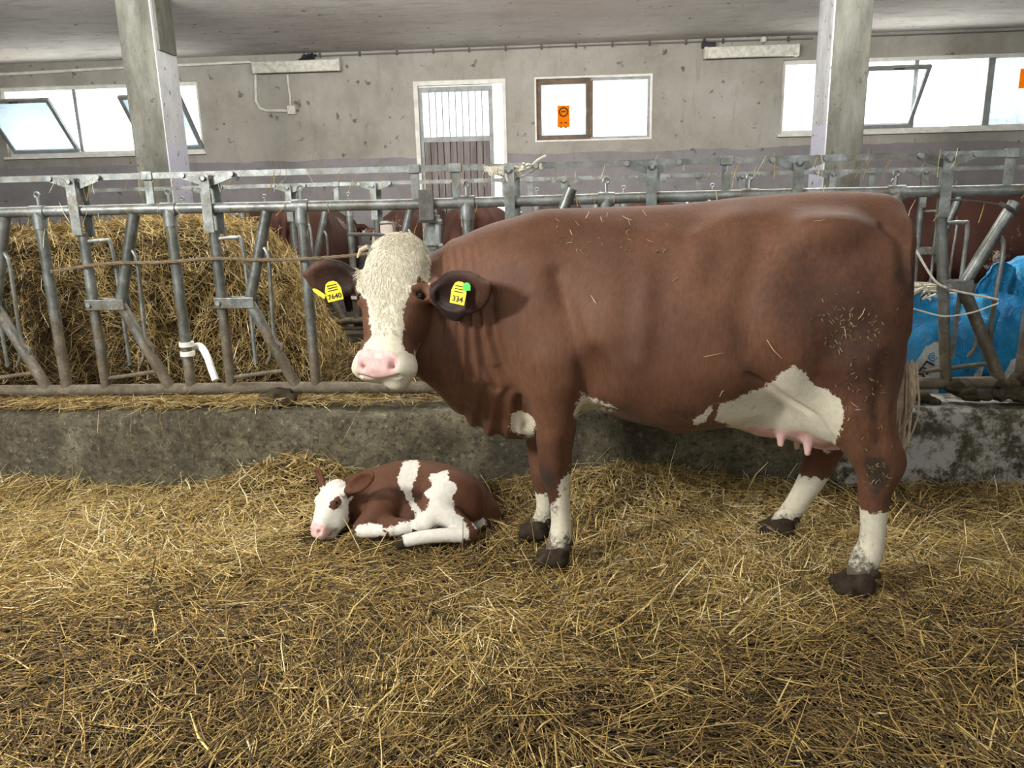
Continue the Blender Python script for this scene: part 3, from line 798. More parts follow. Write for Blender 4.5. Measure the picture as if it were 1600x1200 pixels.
def hoof_mesh():
    f_ = Field((-.10, -.08, -.02), (.09, .08, .12), .005)
    for sd in (-1, 1):
        f_.chain([(-.045, sd*.026, .022), (.03, sd*.028, .030)], [.026, .034], .01, None, 'add', 1)
        f_.chain([(-.005, sd*.024, .045), (.025, sd*.026, .055)], [.03, .034], .015, None, 'add', 1)
    f_.ell((0, 0, -.06), (.3, .3, .06), None, .004, 'cut')
    f_.chain([(.06, -.028, .085), (.07, -.028, .075)], [.014, .010], .006, None, 'add', 1)
    f_.chain([(.06, .028, .085), (.07, .028, .075)], [.014, .010], .006, None, 'add', 1)
    return f_.mesh(1)
HV, HF = hoof_mesh()

def build_cow(h, turned, name='cow'):
    f_ = Field((-1.12, 2.30, .03), (1.45, 3.62, 1.52), h) if turned else Field((-1.35, 2.45, .03), (1.45, 3.62, 1.52), h)
    top = [(770, 357), (820, 343), (870, 334), (930, 330), (1000, 328.5), (1060, 326), (1100, 322), (1150, 316), (1200, 311), (1250, 308), (1300, 307), (1345, 309), (1380, 314), (1405, 332)]
    bot = [(770, 660), (820, 655), (870, 650), (905, 645), (950, 647), (1000, 655), (1050, 664), (1090, 664), (1130, 650), (1200, 640), (1250, 630), (1300, 615), (1350, 590), (1400, 520)]
    T = np.array([SZ(x, y, 0) for x, y in top]); Bt = np.array([SZ(x, y, .16) for x, y in bot])
    st = []
    wtab = ([-.36, -.24, -.10, .1, .35, .6, .8, .98, 1.1, 1.22, 1.32, 1.38], [.13, .20, .235, .265, .325, .36, .36, .325, .30, .25, .20, .11])
    for s_ in np.linspace(-.30, 1.30, 24):
        zt_ = np.interp(s_, T[:, 0], T[:, 1]); zb_ = np.interp(s_, Bt[:, 0], Bt[:, 1])
        if s_ < -.17: zt_ -= (-.17-s_)*.55
        if s_ < -.05: zb_ += (-.05-s_)*.25
        st.append((s_, 0, (zt_+zb_)/2, np.interp(s_, *wtab), (zt_-zb_)/2))
    f_.loft(CO, ES, EV, EZ, st, .03, .20, 2.25)
    # shoulders, hip bones, rump, thighs
    for sd in (-1, 1):
        f_.ell(L3(.02, sd*.165, .98), (.17, .10, .32), np.stack([unit(ES+.25*EZ), EV, unit(EZ-.25*ES)]), .09)
        f_.ell(L3(1.00, sd*.21, 1.30), (.10, .065, .06), np.stack([ES, EV, EZ]), .10)
        f_.ell(L3(1.285, sd*.10, 1.27), (.06, .05, .08), np.stack([ES, EV, EZ]), .07)
        f_.ell(L3(1.135, sd*.16, .93), (.185, .105, .37), np.stack([unit(ES+.12*EZ), EV, unit(EZ-.12*ES)]), .10)
        f_.ell(L3(1.03, sd*.20, .76), (.10, .07, .19), np.stack([unit(ES+.5*EZ), EV, unit(EZ-.5*ES)]), .09)
        f_.ell(L3(.45, sd*.24, .93), (.30, .10, .22), np.stack([ES, EV, EZ]), .12)
    f_.ell(L3(.60, 0, .70), (.36, .27, .125), np.stack([ES, EV, EZ]), .08)
    # hollow of the flank, behind the elbow
    f_.ell(L3(.93, .43, 1.20), (.11, .075, .10), np.stack([ES, EV, EZ]), .08, 'cut')
    f_.ell(L3(.235, .335, .78), (.05, .05, .14), np.stack([ES, EV, EZ]), .06, 'cut')
    # brisket and dewlap
    f_.chain([L3(-.30, .03, .80), L3(-.22, .02, .68), L3(-.06, 0, .63), L3(.12, 0, .68)], [.10, .125, .13, .10], .07)
    f_.chain([L3(-.31, .05, .74), L3(-.20, .03, .60), L3(-.04, .0, .575)], [.05, .06, .065], .05, (EV, .6))
    # navel flap
    f_.ell(L3(.56, .05, .60), (.075, .05, .045), np.stack([ES, EV, EZ]), .05)
    # udder and teats
    f_.ell(L3(.98, .02, .66), (.215, .165, .13), np.stack([unit(ES-.18*EZ), EV, unit(EZ+.18*ES)]), .06)
    f_.ell(L3(1.09, .02, .62), (.12, .15, .115), np.stack([ES, EV, EZ]), .05)
    f_.chain([L3(.70, .03, .66), L3(.86, .03, .65)], [.05, .10], .06, None, 'add', 1)
    for (x, y, v, ln) in ((1221, 672, .13, .055), (1263, 690, .14, .045), (1207, 662, -.06, .05), (1246, 682, -.07, .045)):
        p = B_(x, y, v); f_.chain([p+EZ*.04, p+EZ*.0, p-EZ*ln], [.026, .018, .012], .02)
    # legs: pixel of the axis, lateral offset, radius
    legs = {
        'fore_near': [(868, 560, .19, .12), (870, 605, .19, .108), (868, 655, .17, .086), (867, 700, .15, .070), (868, 735, .135, .064), (872, 765, .13, .046), (876, 808, .122, .039), (875, 838, .122, .046), (869, 858, .122, .043)],
        'fore_far': [(845, 560, -.17, .11), (845, 640, -.17, .085), (848, 700, -.15, .068), (850, 740, -.135, .06), (852, 775, -.13, .043), (850, 800, -.127, .038), (846, 815, -.127, .044), (840, 824, -.127, .042)],
        'hind_near': [(1330, 560, .22, .135), (1345, 640, .235, .115), (1361, 695, .24, .088), (1371, 732, .24, .072), (1367, 768, .24, .056), (1365, 805, .24, .048), (1362, 845, .24, .046), (1353, 872, .24, .052), (1343, 893, .24, .046)],
        'hind_far': [(1310, 600, -.20, .11), (1295, 680, -.225, .085), (1283, 715, -.24, .07), (1270, 745, -.24, .057), (1252, 775, -.24, .048), (1236, 800, -.24, .048), (1222, 815, -.24, .047)],
    }
    if not turned:
        legs['fore_far'] = [(x-12, y+24 if y > 600 else y, -v if v < 0 else v, r_) for x, y, v, r_ in legs['fore_near']]
        legs['fore_far'] = [(x, y, -.14, r_) for x, y, v, r_ in legs['fore_far']]
    feet = {}
    for nm, pts in legs.items():
        P = [B_(x, y, v) for x, y, v, _ in pts]
        if not turned and nm == 'fore_far': P = [L3((B_(x, y, .14)-CO)@ES-.05, -.14, B_(x, y, .14)[2]) for x, y, v, _ in legs['fore_near']]
        f_.chain(P, [q[3] for q in pts], .05, (EV, .86)); feet[nm] = P[-1]
    hk = B_(1398, 722, .24); f_.chain([B_(1385, 690, .24), hk, B_(1380, 752, .24)], [.035, .038, .03], .04)
    # tail along the rump
    tail = [L3(1.26, .0, 1.36), L3(1.33, .01, 1.30), L3(1.352, .02, 1.15), L3(1.352, .03, .95), L3(1.345, .06, .78)]
    f_.chain(tail, [.045, .034, .026, .022, .018], .03)
    f_.chain([L3(.05, 0, 1.335), L3(.5, 0, 1.36), L3(1.0, 0, 1.395), L3(1.25, 0, 1.385)], [.04, .03, .03, .04], .10)
    hd = {}
    if turned:
        # head frame: EL to the viewer's right, ED down the face, EN out of the face
        pol = at_y(613, 377, 2.86); nose = at_y(587.5, 570, 2.61)
        ED = unit(nose-pol); EL = np.array([.985, -.17, .012]); EL = unit(EL-ED*(EL@ED)); EN = np.cross(ED, EL)
        if EN[1] > 0: EN = -EN
        HS = .925
        hp = lambda l, d, n_: pol+EL*l+ED*d*HS+EN*n_
        s0 = CO
        # neck: from the shoulders, bending round to the back of the head
        nk = [L3(.10, 0, 1.06), L3(-.10, .02, 1.04), L3(-.28, .045, 1.035), hp(.055, .16, -.27), hp(.03, .13, -.16)]
        f_.chain(nk, [.285, .262, .215, .165, .11], .10, (unit(EV+.35*ES), .70))
        f_.chain([L3(-.12, .0, .80), L3(-.28, .07, .80), hp(.05, .36, -.26)], [.17, .135, .085], .09, (EV, .75))
        f_.chain([L3(.0, 0, 1.25), L3(-.2, .02, 1.215), hp(.07, .06, -.25)], [.12, .115, .09], .09)
        hst = [(-.045, 0, -.085, .06, .03), (-.025, 0, -.08, .092, .055), (.01, 0, -.082, .112, .078), (.05, 0, -.09, .122, .092), (.10, 0, -.100, .128, .108), (.155, 0, -.112, .132, .122), (.20, 0, -.120, .134, .128), (.27, 0, -.122, .122, .124), (.34, 0, -.110, .107, .108), (.40, 0, -.095, .090, .094), (.45, 0, -.084, .102, .085), (.49, 0, -.080, .120, .078), (.525, 0, -.076, .122, .070), (.548, 0, -.072, .104, .055), (.562, 0, -.070, .066, .034)]
        f_.loft(pol, ED, EL, EN, [(q[0]*HS,)+q[1:] for q in hst], .012, 0, 2.3)
        for sd in (-1, 1):
            f_.ell(hp(sd*.062, .245, -.185), (.065, .11, .085), np.stack([EL, ED, EN]), .04)           # cheek
            f_.ell(hp(sd*.062, .512, -.012), (.013, .028, .030), np.stack([unit(EL+sd*.7*ED), unit(ED-sd*.7*EL), EN]), .010, 'cut')
            f_.chain([hp(sd*.02, .488, -.014), hp(sd*.052, .483, -.022), hp(sd*.076, .505, -.035)], [.018, .02, .015], .018)
        f_.chain([hp(0, .30, -.20), hp(0, .44, -.155), hp(.034, .525, -.125), hp(.044, .548, -.108)], [.075, .062, .047, .036], .025, (EL, 1.15))
        f_.chain([hp(-.075, .545, -.045), hp(0, .572, -.042), hp(.075, .545, -.050), hp(.088, .50, -.11)], [.007, .008, .007, .006], .006, None, 'cut')
        # eyes: brow, lids and socket around the point the photograph shows, and its mirror twin
        eh = f_.hit(656, 463); le, de, ne = [(eh-pol)@q for q in (EL, ED, EN)]; print('eye', le, de, ne)
        for sd in (-1, 1):
            ec = pol+EL*le*sd+ED*de+EN*ne; out = unit(EL*sd*.8+EN*.6); tg = np.cross(out, ED); tg = unit(tg)
            f_.ell(ec-out*.004, (.021, .040, .034), np.stack([out, tg, ED]), .02)
            f_.chain([ec-tg*.045-ED*.014, ec-ED*.032+out*.006, ec+tg*.045-ED*.014], [.010, .015, .010], .015)
            f_.ell(ec+out*.017, (.021, .026, .0135), np.stack([out, tg, ED]), .006, 'cut')
            hd[('eye', sd)] = ec-out*.004
        f_.ell(hp(0, -.005, -.06), (.075, .045, .06), np.stack([EL, ED, EN]), .04)
        # ears
        for sd, tip, rt in ((-1, (478, 429), (556, 441)), (1, (764, 443), (686, 458))):
            a = at_y(*rt, 2.885 if sd < 0 else 2.80); b = at_y(*tip, 2.86 if sd < 0 else 2.66); m_ = (a+b)/2
            ux = unit(b-a); un = unit(np.array([.1*sd, -1., -.12])); un = unit(un-ux*(un@ux)); uw = np.cross(ux, un)
            L = np.linalg.norm(b-a)
            f_.chain([a-ux*.07, a] if sd < 0 else [hp(.11, .10, -.17), a], [.045, .042], .03, None, 'add', 1)
            if sd > 0: a = a-EZ*.012
            f_.ell(a+ux*L*.46, (L*.55, .086 if sd > 0 else .075, .022), np.stack([ux, uw, un]), .02)
            if sd > 0: f_.ell(a+ux*L*.22-EZ*.035, (.055, .07, .020), np.stack([ux, uw, un]), .03)
            f_.chain([a+ux*L*.6, b], [.045, .016], .015, (un, .45), 'add', 1)
            f_.ell(a+ux*L*.46+un*.026, (L*.42, .056, .026), np.stack([ux, uw, un]), .012, 'cut')
            hd[('ear', sd)] = (a, b, ux, uw, un, L)
        hd.update(pol=pol, EL=EL, ED=ED, EN=EN, hp=hp)
    else:
        # head carried forward and low, towards the trough
        nk = [L3(.05, 0, 1.05), L3(-.2, 0, 1.05), L3(-.45, 0, 1.08), L3(-.62, 0, 1.12)]
        f_.chain(nk, [.28, .24, .18, .13], .10, (EV, .72))
        f_.chain([L3(-.62, 0, 1.17), L3(-.72, 0, 1.10), L3(-.88, 0, .95), L3(-.98, 0, .84)], [.12, .125, .085, .08], .05, (EV, .9))
        f_.chain([L3(-.62, 0, 1.02), L3(-.78, 0, .90), L3(-.95, 0, .78)], [.10, .07, .055], .05)
        for sd in (-1, 1):
            f_.chain([L3(-.60, sd*.10, 1.18), L3(-.58, sd*.18, 1.18), L3(-.57, sd*.27, 1.15)], [.03, .045, .018], .03, (ES, .5))
    return f_, feet, hd
f_, feet, hd = build_cow(.0075, True)
# folds of skin on the neck and behind the shoulder
V, Fq = f_.mesh(4)
def vert_normals(V, Fq):
    nrm = np.cross(V[Fq[:, 2]]-V[Fq[:, 0]], V[Fq[:, 3]]-V[Fq[:, 1]]); N = np.zeros_like(V)
    for k in range(4):
        for j in range(3): N[:, j] += np.bincount(Fq[:, k], nrm[:, j], len(V))
    return N/np.maximum(np.linalg.norm(N, axis=1), 1e-9)[:, None]
NV = vert_normals(V, Fq)
qx, qy = pix(V)
s_ = (V-CO)@ES; v_ = (V-CO)@EV; z_ = V[:, 2]
near = v_ > -.02
hl, hdn, hn = [(V-hd['pol'])@hd[k] for k in ('EL', 'ED', 'EN')]; hdn = hdn/.925
ishead = (hdn > -.07) & (hdn < .64) & (np.abs(hl) < .155) & (hn > -.27+.1*np.clip(hl, 0, 1)) & (V[:, 1] < 2.93)
isear = np.zeros(len(V), bool)
for sd in (-1, 1):
    a, b, ux, uw, un, L = hd[('ear', sd)]
    t_ = (V-a)@ux; dn_ = (V-a)@un; isear |= (t_ > -.005) & (t_ < L+.04) & (((t_-L*.5)/(L*.66))**2+((V-a)@uw/.115)**2 < 1.25) & (dn_ > -.03) & (dn_ < .05)
def bump_line(pts, wd, amp, m):
    """a soft groove along a pixel polyline on the near side"""
    d = np.full(len(V), 1e9)
    for (xa, ya), (xb, yb) in zip(pts[:-1], pts[1:]):
        ex, ey = xb-xa, yb-ya; t_ = np.clip(((qx-xa)*ex+(qy-ya)*ey)/(ex*ex+ey*ey), 0, 1)
        d = np.minimum(d, np.hypot(qx-xa-t_*ex, qy-ya-t_*ey))
    return amp*np.exp(-(d/wd)**2)*m
body = near & ~ishead & ~isear
disp = np.zeros(len(V))
for pts, wd, amp in (
    ([(731, 470), (733, 540), (738, 590)], 4.5, -.011), ([(744, 450), (748, 520), (757, 570), (775, 610)], 5, -.016), ([(762, 460), (768, 530), (788, 590), (815, 640), (822, 670)], 12, -.030),
    ([(716, 470), (714, 540), (718, 600)], 4, -.008), ([(702, 520), (705, 590)], 4, -.006), ([(690, 500), (694, 560), (702, 610)], 4, -.006),
    ([(753, 470), (759, 530), (772, 570)], 5, .010), ([(738, 470), (741, 540), (748, 590)], 4, .008), ([(723, 470), (725, 570)], 4.5, .007),
    ([(745, 695), (752, 650), (760, 610)], 9, -.015), ([(777, 695), (782, 650), (787, 620)], 9, -.014), ([(720, 675), (726, 635)], 6, -.012), ([(803, 680), (808, 630)], 6, -.010), ([(762, 690), (768, 650)], 7, .010), ([(735, 680), (740, 640)], 6, .008),
    ([(686, 402), (692, 445)], 3.5, -.005), ([(700, 396), (705, 440)], 3.5, -.005), ([(713, 392), (718, 436)], 3.5, -.005), ([(727, 388), (731, 440)], 3.5, -.005), ([(740, 384), (743, 430)], 3.5, -.004), ([(753, 380), (756, 420)], 3.5, -.003),
    ([(870, 430), (890, 500), (906, 560), (915, 605), (911, 645)], 15, -.020), ([(840, 420), (850, 520), (862, 600)], 26, .012), ([(1168, 590), (1230, 620), (1275, 650), (1302, 690)], 4, -.011),
    ([(1150, 345), (1100, 375), (1085, 420)], 24, .014), ([(1130, 400), (1120, 440)], 26, -.010), ([(1185, 390), (1165, 470), (1172, 550), (1195, 590)], 30, -.030), ([(1260, 350), (1330, 345), (1395, 372)], 16, .012), ([(1270, 400), (1340, 392)], 26, -.010), ([(1378, 356), (1402, 374)], 7, -.016), ([(1410, 385), (1414, 430)], 10, -.010),
    ([(1250, 520), (1240, 600)], 34, .016), ([(1330, 470), (1350, 560)], 40, .010), ([(1385, 560), (1372, 640), (1378, 690)], 12, -.012), ([(1330, 650), (1345, 710)], 14, .008),
    ([(985, 420), (975, 540)], 22, -.008), ([(1040, 410), (1030, 560)], 22, -.007), ([(1010, 420), (1003, 560)], 16, .006), ([(860, 690), (866, 735)], 12, .006), ([(885, 690), (884, 740)], 7, -.006), ([(1000, 345), (1080, 350)], 14, -.006), ([(1350, 800), (1346, 860)], 5, -.006), ([(868, 780), (868, 830)], 4, -.005)):
    disp += bump_line(pts, wd, amp, body)
wob = vnoise(V*np.array([9, 9, 9]), 3, 3)*.0018
V = V+NV*(disp+wob)[:, None]
# markings
blaze = [(552, 396), (566, 376), (588, 350), (620, 345), (655, 358), (672, 392), (671, 446), (662, 440), (655, 431), (645, 446), (634, 466), (630, 490), (632, 515), (628, 542), (634, 556), (643, 562), (650, 548), (657, 537), (660, 545), (655, 562), (652, 612), (600, 625), (540, 600), (544, 572), (556, 558), (570, 546), (580, 520), (578, 495), (571, 470), (558, 454), (552, 436), (551, 412)]
pinkn = [(560, 553), (566, 546), (590, 545), (612, 549), (622, 556), (623, 572), (617, 588), (590, 592), (568, 588), (557, 579)]
white = np.full(len(V), -40.); pink = np.full(len(V), -40.); dark = np.zeros(len(V)); dirt = np.zeros(len(V))
face = ishead & ~isear & (hn > -.17)
white[face] = poly_sd(qx[face], qy[face], blaze)
chin = ishead & (hdn > .46); white[chin] = np.maximum(white[chin], 12)
pf = ishead & (hdn > .42) & (hn > -.095); pink[pf] = poly_sd(qx[pf], qy[pf], pinkn)
def side_px(v0):
    m = V.copy(); m += EV[None, :]*np.where(v_ < v0, -2*(v_-v0), 0)[:, None]   # mirror the far side on to the near one
    return pix(m)
mx, my = side_px(0)
upper = (z_ > .28) & ~ishead & ~isear
udder = [(1122, 632), (1150, 624), (1180, 610), (1205, 596), (1222, 583), (1240, 573), (1258, 580), (1268, 598), (1285, 607), (1312, 620), (1318, 640), (1314, 668), (1304, 690), (1322, 720), (1330, 752), (1300, 735), (1240, 730), (1150, 672), (1118, 656)]
onleg_h = (s_ > 1.06) & (np.abs(v_) > .15)
w_ud = poly_sd(mx, my, udder); w_ud = np.where(upper & (s_ > .55) & (v_ > -.19), w_ud, -40)
white = np.maximum(white, w_ud)
white = np.maximum(white, np.where(upper & (s_ > .5), poly_sd(mx, my, [(1084, 656), (1100, 648), (1108, 634), (1118, 632), (1112, 650), (1100, 662), (1086, 664)]), -40))
white = np.maximum(white, np.where(~ishead & (s_ < .12) & (z_ > .4), poly_sd(qx, qy, [(797, 648), (815, 650), (834, 660), (836, 684), (800, 682)]), -40))
white = np.maximum(white, np.where(~ishead & (z_ > .4), poly_sd(qx, qy, [(900, 645), (912, 618), (935, 632), (960, 640), (905, 655)]), -40)*.5)
under = (z_ < .70) & (z_ > .48) & (np.abs(v_) < .14) & (s_ > .70) & (s_ < 1.2)
white[under] = np.maximum(white[under], 10)
pz = np.minimum((.605-z_)*260, 14); pink = np.maximum(pink, np.where((s_ > .80) & (s_ < 1.22) & (np.abs(v_) < .20) & (z_ > .42), pz, -40))
isF = (s_ < .35) & (z_ < .45); isH = (s_ > .7) & (z_ < .46)
sock = np.full(len(V), -40.)
nf, ff, nh, fh = isF & (v_ > 0), isF & (v_ <= 0), isH & (v_ > 0), isH & (v_ <= 0)
sock[nf] = poly_sd(qx[nf], qy[nf], [(896, 715), (893, 738), (884, 745), (872, 752), (872, 775), (858, 800), (855, 850), (840, 870), (850, 900), (910, 900), (905, 735)])
back = NV@EV < -.2
sock[nf & back] = np.maximum(sock[nf & back], ((.36-z_)*350)[nf & back])
sock[ff] = ((.215-z_)*350)[ff]; sock[nh] = ((.338-z_)*350)[nh]; sock[fh] = ((.285-z_)*350)[fh]
white = np.maximum(white, sock)
eart = np.zeros(len(V))
for sd in (-1, 1):
    a, b, ux, uw, un, L = hd[('ear', sd)]; tt = ((V-a)@ux)/L; eart = np.where(isear & (np.sign(hl) == sd), tt, eart)
dark = np.where(isear, 1.0-.55*np.clip(eart*1.25-.35, 0, 1), dark)
def blob(x, y, rx, ry, amt, m):
    return np.where(m, amt*np.exp(-((qx-x)/rx)**2-((qy-y)/ry)**2), 0)
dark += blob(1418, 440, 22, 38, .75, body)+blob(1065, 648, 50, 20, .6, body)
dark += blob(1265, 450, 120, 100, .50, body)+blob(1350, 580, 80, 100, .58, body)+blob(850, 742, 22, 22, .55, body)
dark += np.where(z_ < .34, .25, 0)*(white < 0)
dirt += blob(1372, 742, 24, 34, 1.0, body)+blob(1318, 515, 46, 52, .30, body)+blob(1365, 640, 40, 40, .28, body)+blob(857, 752, 18, 34, .75, body & (z_ < .5))
dirt += np.where(isH & (white > 0) & (v_ > 0), .42, 0)*np.clip((.34-z_)*12, 0, 1)*(.4+.6*np.clip((1358-qx)/14, 0, 1))+np.where(isF & (white > 0), .12, 0)+np.where(z_ < .17, np.clip((.17-z_)*7, 0, .65), 0)
dirt += np.where(ishead & (np.abs(hl) < .06) & (hdn > .0) & (hdn < .30), .10, 0)
cow = empty('cow', CO+ES*.6); tag(cow, 'brown and white dairy cow standing over the straw, head turned to the viewer', 'cow')
CB = np.array(cow.location)
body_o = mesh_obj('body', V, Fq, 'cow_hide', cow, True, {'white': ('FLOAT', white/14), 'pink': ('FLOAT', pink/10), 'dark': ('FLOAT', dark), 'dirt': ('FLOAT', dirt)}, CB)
hmesh = None
for nm, P in feet.items():
    ho = mesh_obj('hoof', HV, HF, 'hoof_horn', cow, True) if hmesh is None else link(bpy.data.objects.new('hoof', hmesh), cow)
    hmesh = ho.data
    ang = atan2(ES[1], ES[0])
    gx = P+ES*(-.012 if 'fore' in nm else -.02)
    ho.location = [float(q) for q in (gx[0]-CB[0], gx[1]-CB[1], -.0-CB[2])]
    sc_ = 1.12 if 'hind' in nm else 1.02
    ho.rotation_euler = (0, 0, ang); ho.scale = (sc_, sc_*.95, sc_)
def ball(c, r, name, mat, parent, off, sq=(1, 1, 1)):
    bm = bmesh.new(); bmesh.ops.create_uvsphere(bm, u_segments=20, v_segments=12, radius=r); me = bpy.data.meshes.new(name); bm.to_mesh(me); bm.free()
    me.materials.append(MAT[mat]); me.polygons.foreach_set('use_smooth', np.ones(len(me.polygons), bool))
    o = link(bpy.data.objects.new(name, me), parent); o.location = [float(q) for q in np.asarray(c)-off]; o.scale = sq; return o
hp = hd['hp']
for sd in (-1, 1): ball(hd[('eye', sd)], .020, 'eye', 'eye_dark', cow, CB)
# small polled horn stubs hidden in the hair of the crown
for sd, (x, y) in ((-1, (563, 391)), (1, (668, 402))):
    p = at_y(x, y, 2.87); MB().tube([p+np.array([-sd*.03, .0, .012]), p, p+np.array([sd*.012, -.005, -.028])], [.010, .008, .003], 8).build('horn_stub', 'tail_hair', cow, True, 0, CB)
# cream hair curling over crown and forehead
plain('hair_cream', (.60, .55, .42), .75, 0, .2, 60, .25)
NV2 = vert_normals(V, Fq)
cand = np.where(ishead & ~isear & (white > np.where(hl < -.03, 7, 3)) & (hdn < .40) & (hn > -.10) & (NV2@hd['EN'] > -.1))[0]
pk_ = rng.choice(cand, 4200, p=(lambda q: q/q.sum())(np.clip(.46-hdn[cand], .04, 1))); fur = MB
Ph = V[pk_]; Nh = NV2[pk_]; wl = hd['hp'](0, .07, 0)
gd = (Ph-wl); gd = gd/np.linalg.norm(gd, axis=1)[:, None]*.55+hd['ED']*.75+rng.normal(0, .32, Ph.shape)
gd -= Nh*(gd*Nh).sum(1)[:, None]; gd /= np.linalg.norm(gd, axis=1)[:, None]
lnh = rng.uniform(.012, .030, len(Ph))*np.clip(1.15-hdn[pk_]*1.6, .4, 1.1); sdh = np.cross(Nh, gd); cur = rng.normal(0, .18, len(Ph))
r3 = [(Ph-Nh*.001, .0010), (Ph+gd*lnh[:, None]*.5+Nh*.005+sdh*(cur*lnh)[:, None], .0009), (Ph+gd*lnh[:, None]+Nh*.0035+sdh*(cur*lnh*-.3)[:, None], .0003)]
VV = np.empty((len(Ph), 3, 3, 3), np.float32)
for i, (q, rd) in enumerate(r3):
    for j in range(3): VV[:, i, j] = q+(sdh*cos(2.094*j)+Nh*sin(2.094*j))*rd
bs = (np.arange(len(Ph))*9)[:, None]; FF = np.stack([bs+np.array([i*3+j, i*3+(j+1) % 3, i*3+3+(j+1) % 3, i*3+3+j]) for i in range(2) for j in range(3)], 1).reshape(-1, 4)
fo = mesh_obj('forehead_hair', VV.reshape(-1, 3), FF, 'hair_cream', cow, False, None, CB); fo['kind'] = 'stuff'
# tail switch: a bundle of hair strands
sw = MB(); t0 = L3(1.345, .06, .80)
for k in range(70):
    o_ = rng.normal(size=3)*(.018, .018, .01); e_ = rng.normal(size=3)*(.022, .02, .03); ln = rng.uniform(.16, .34)
    sw.tube(spline([t0+o_+(0, 0, .04), t0+o_*1.5+(-.0, 0, -ln*.5), t0+o_+e_+(-.012, 0, -ln)], 3), [.004]*6+[.0015], 4, False)
sw.build('tail_switch', 'tail_hair', cow, True, 0, CB)
# ear tags
def ear_tag(px_, py_, y, wd, ht, tilt, txt, mat, name='ear_tag', nrm=(0, -1, .1), rows=True):
    c = at_y(px_, py_, y); n_ = unit(nrm); x = unit(np.cross((0, 0, 1), n_))*-1 if False else unit(np.cross(np.array([0, 0, 1.]), n_)); up = np.cross(n_, x)
    x, up = x*cos(tilt)+up*sin(tilt), up*cos(tilt)-x*sin(tilt)
    outl = [(-.5, -.5), (.5, -.5), (.52, .1), (.36, .42), (.14, .52), (-.14, .52), (-.36, .42), (-.52, .1)]
    V_ = [c+x*a*wd+up*b*ht+n_*q for q in (.0, .0025) for a, b in outl]; n8 = len(outl)
    Fc_ = [list(range(n8))[::-1], list(range(n8, 2*n8))]+[[i, (i+1) % n8, n8+(i+1) % n8, n8+i] for i in range(n8)]
    o = mesh_obj(name, V_, Fc_, mat, cow, False, None, CB)
    if txt:
        text_obj('tag_number', txt, ht*.36, 'ink', o, frame_mat(c-up*ht*.28+n_*.0035-CB, x, up, n_), .0004)
        for q in range(3):
            MB().box(c+up*ht*(.05+.13*q)+n_*.003-CB, (wd*.62, .001, .0035), np.stack([x, n_, up], 1)).build('tag_print', 'ink', o)
    return o
ear_tag(521, 455, 2.80, .058, .072, radians(12), '7640', 'tag_yellow', nrm=(.12, -1, .12))
ear_tag(499, 458, 2.815, .016, .060, radians(62), '', 'tag_yellow', nrm=(-.35, -1, .1))
ear_tag(717, 458, 2.685, .056, .078, radians(-10), '334', 'tag_yellow', nrm=(-.3, -1, .12))
bt_ = ear_tag(729, 448, 2.672, .026, .028, 0, '', 'tag_green', 'button_tag', (.15, -1, .1))

# ------------------------------------------------------------------ other cows beyond the far fence
f2, feet2, _ = build_cow(.02, False)
V2, F2 = f2.mesh(3)
s2 = (V2-CO)@ES; v2 = (V2-CO)@EV
w2 = np.where((s2 < -.66), 12, -14.)+8*vnoise(V2*5, 5)
w2 = np.maximum(w2, np.where(V2[:, 2] < .32, 10, -20)); w2 = np.maximum(w2, 18*(vnoise(V2*np.array([2.6, 2.6, 2.6]), 21)-.55))
p2_ = np.where(s2 < -.94, 6, -20.)
loc2 = V2-CO
cowB = empty('cow', (0, 0, 0)); tag(cowB, 'x', 'cow', 'cows beyond the far fence')
rotL = np.stack([loc2@ES, -(loc2@EV), loc2[:, 2]], 1)
ob = mesh_obj('body', rotL, F2, 'cow_hide_far', cowB, True, {'white': ('FLOAT', w2/14), 'pink': ('FLOAT', p2_/10), 'dark': ('FLOAT', np.full(len(V2), .1)), 'dirt': ('FLOAT', np.zeros(len(V2)))})
for nm, P in feet2.items():
    ho = link(bpy.data.objects.new('hoof', hmesh), cowB); q = P-CO; ho.location = (float(q@ES)-.02, float(-(q@EV)), 0)
for sd in (-1, 1): ball((-.70, sd*.115, 1.12), .022, 'eye', 'eye_dark', cowB, np.zeros(3))
spots = [(-1.62, 7.95, 88, 'white-faced cow facing the gap between the straw bale and the standing cow'), (-2.42, 8.2, -91, 'brown cow rump seen through the fence just right of the straw bale top'), (-.80, 8.2, -88, 'brown cow rump beyond the alley above the standing cow head'), (.02, 7.95, 92, 'cow beyond the alley facing the standing cow withers, below the door'), (.86, 8.2, -92, 'cow rump beyond the alley under the centre window'),
         (3.25, 7.58, 0, 'dark brown cow standing sideways behind the blue bags'), (-3.22, 7.95, 92, 'cow beyond the alley facing the straw bale, beside the left column')]
for i, (x, y, a, lb) in enumerate(spots):
    o = cowB if i == 0 else copy_tree(cowB)
    o.location = (x, y, .0); o.rotation_euler = (0, 0, radians(a)); o['label'] = lb
# ------------------------------------------------------------------ the calf
def A(x, y, Y): return at_y(x, y, Y)
fc = Field((-1.32, 2.94, -.12), (-.20, 3.68, .46), .006)
ex, ey_, ez_ = np.array([1., 0, 0]), np.array([0, 1., 0]), np.array([0, 0, 1.])
fc.chain([A(560, 778, 3.34), A(592, 772, 3.36), A(622, 768, 3.38), A(655, 768, 3.40), A(690, 775, 3.40), A(722, 786, 3.38), A(748, 800, 3.34)], [.085, .122, .142, .150, .150, .135, .085], .04)
fc.chain([A(575, 800, 3.30), A(640, 808, 3.30), A(700, 812, 3.30)], [.085, .10, .09], .05)
fc.chain([A(575, 770, 3.36), A(548, 772, 3.28), A(528, 772, 3.22)], [.10, .078, .062], .04)
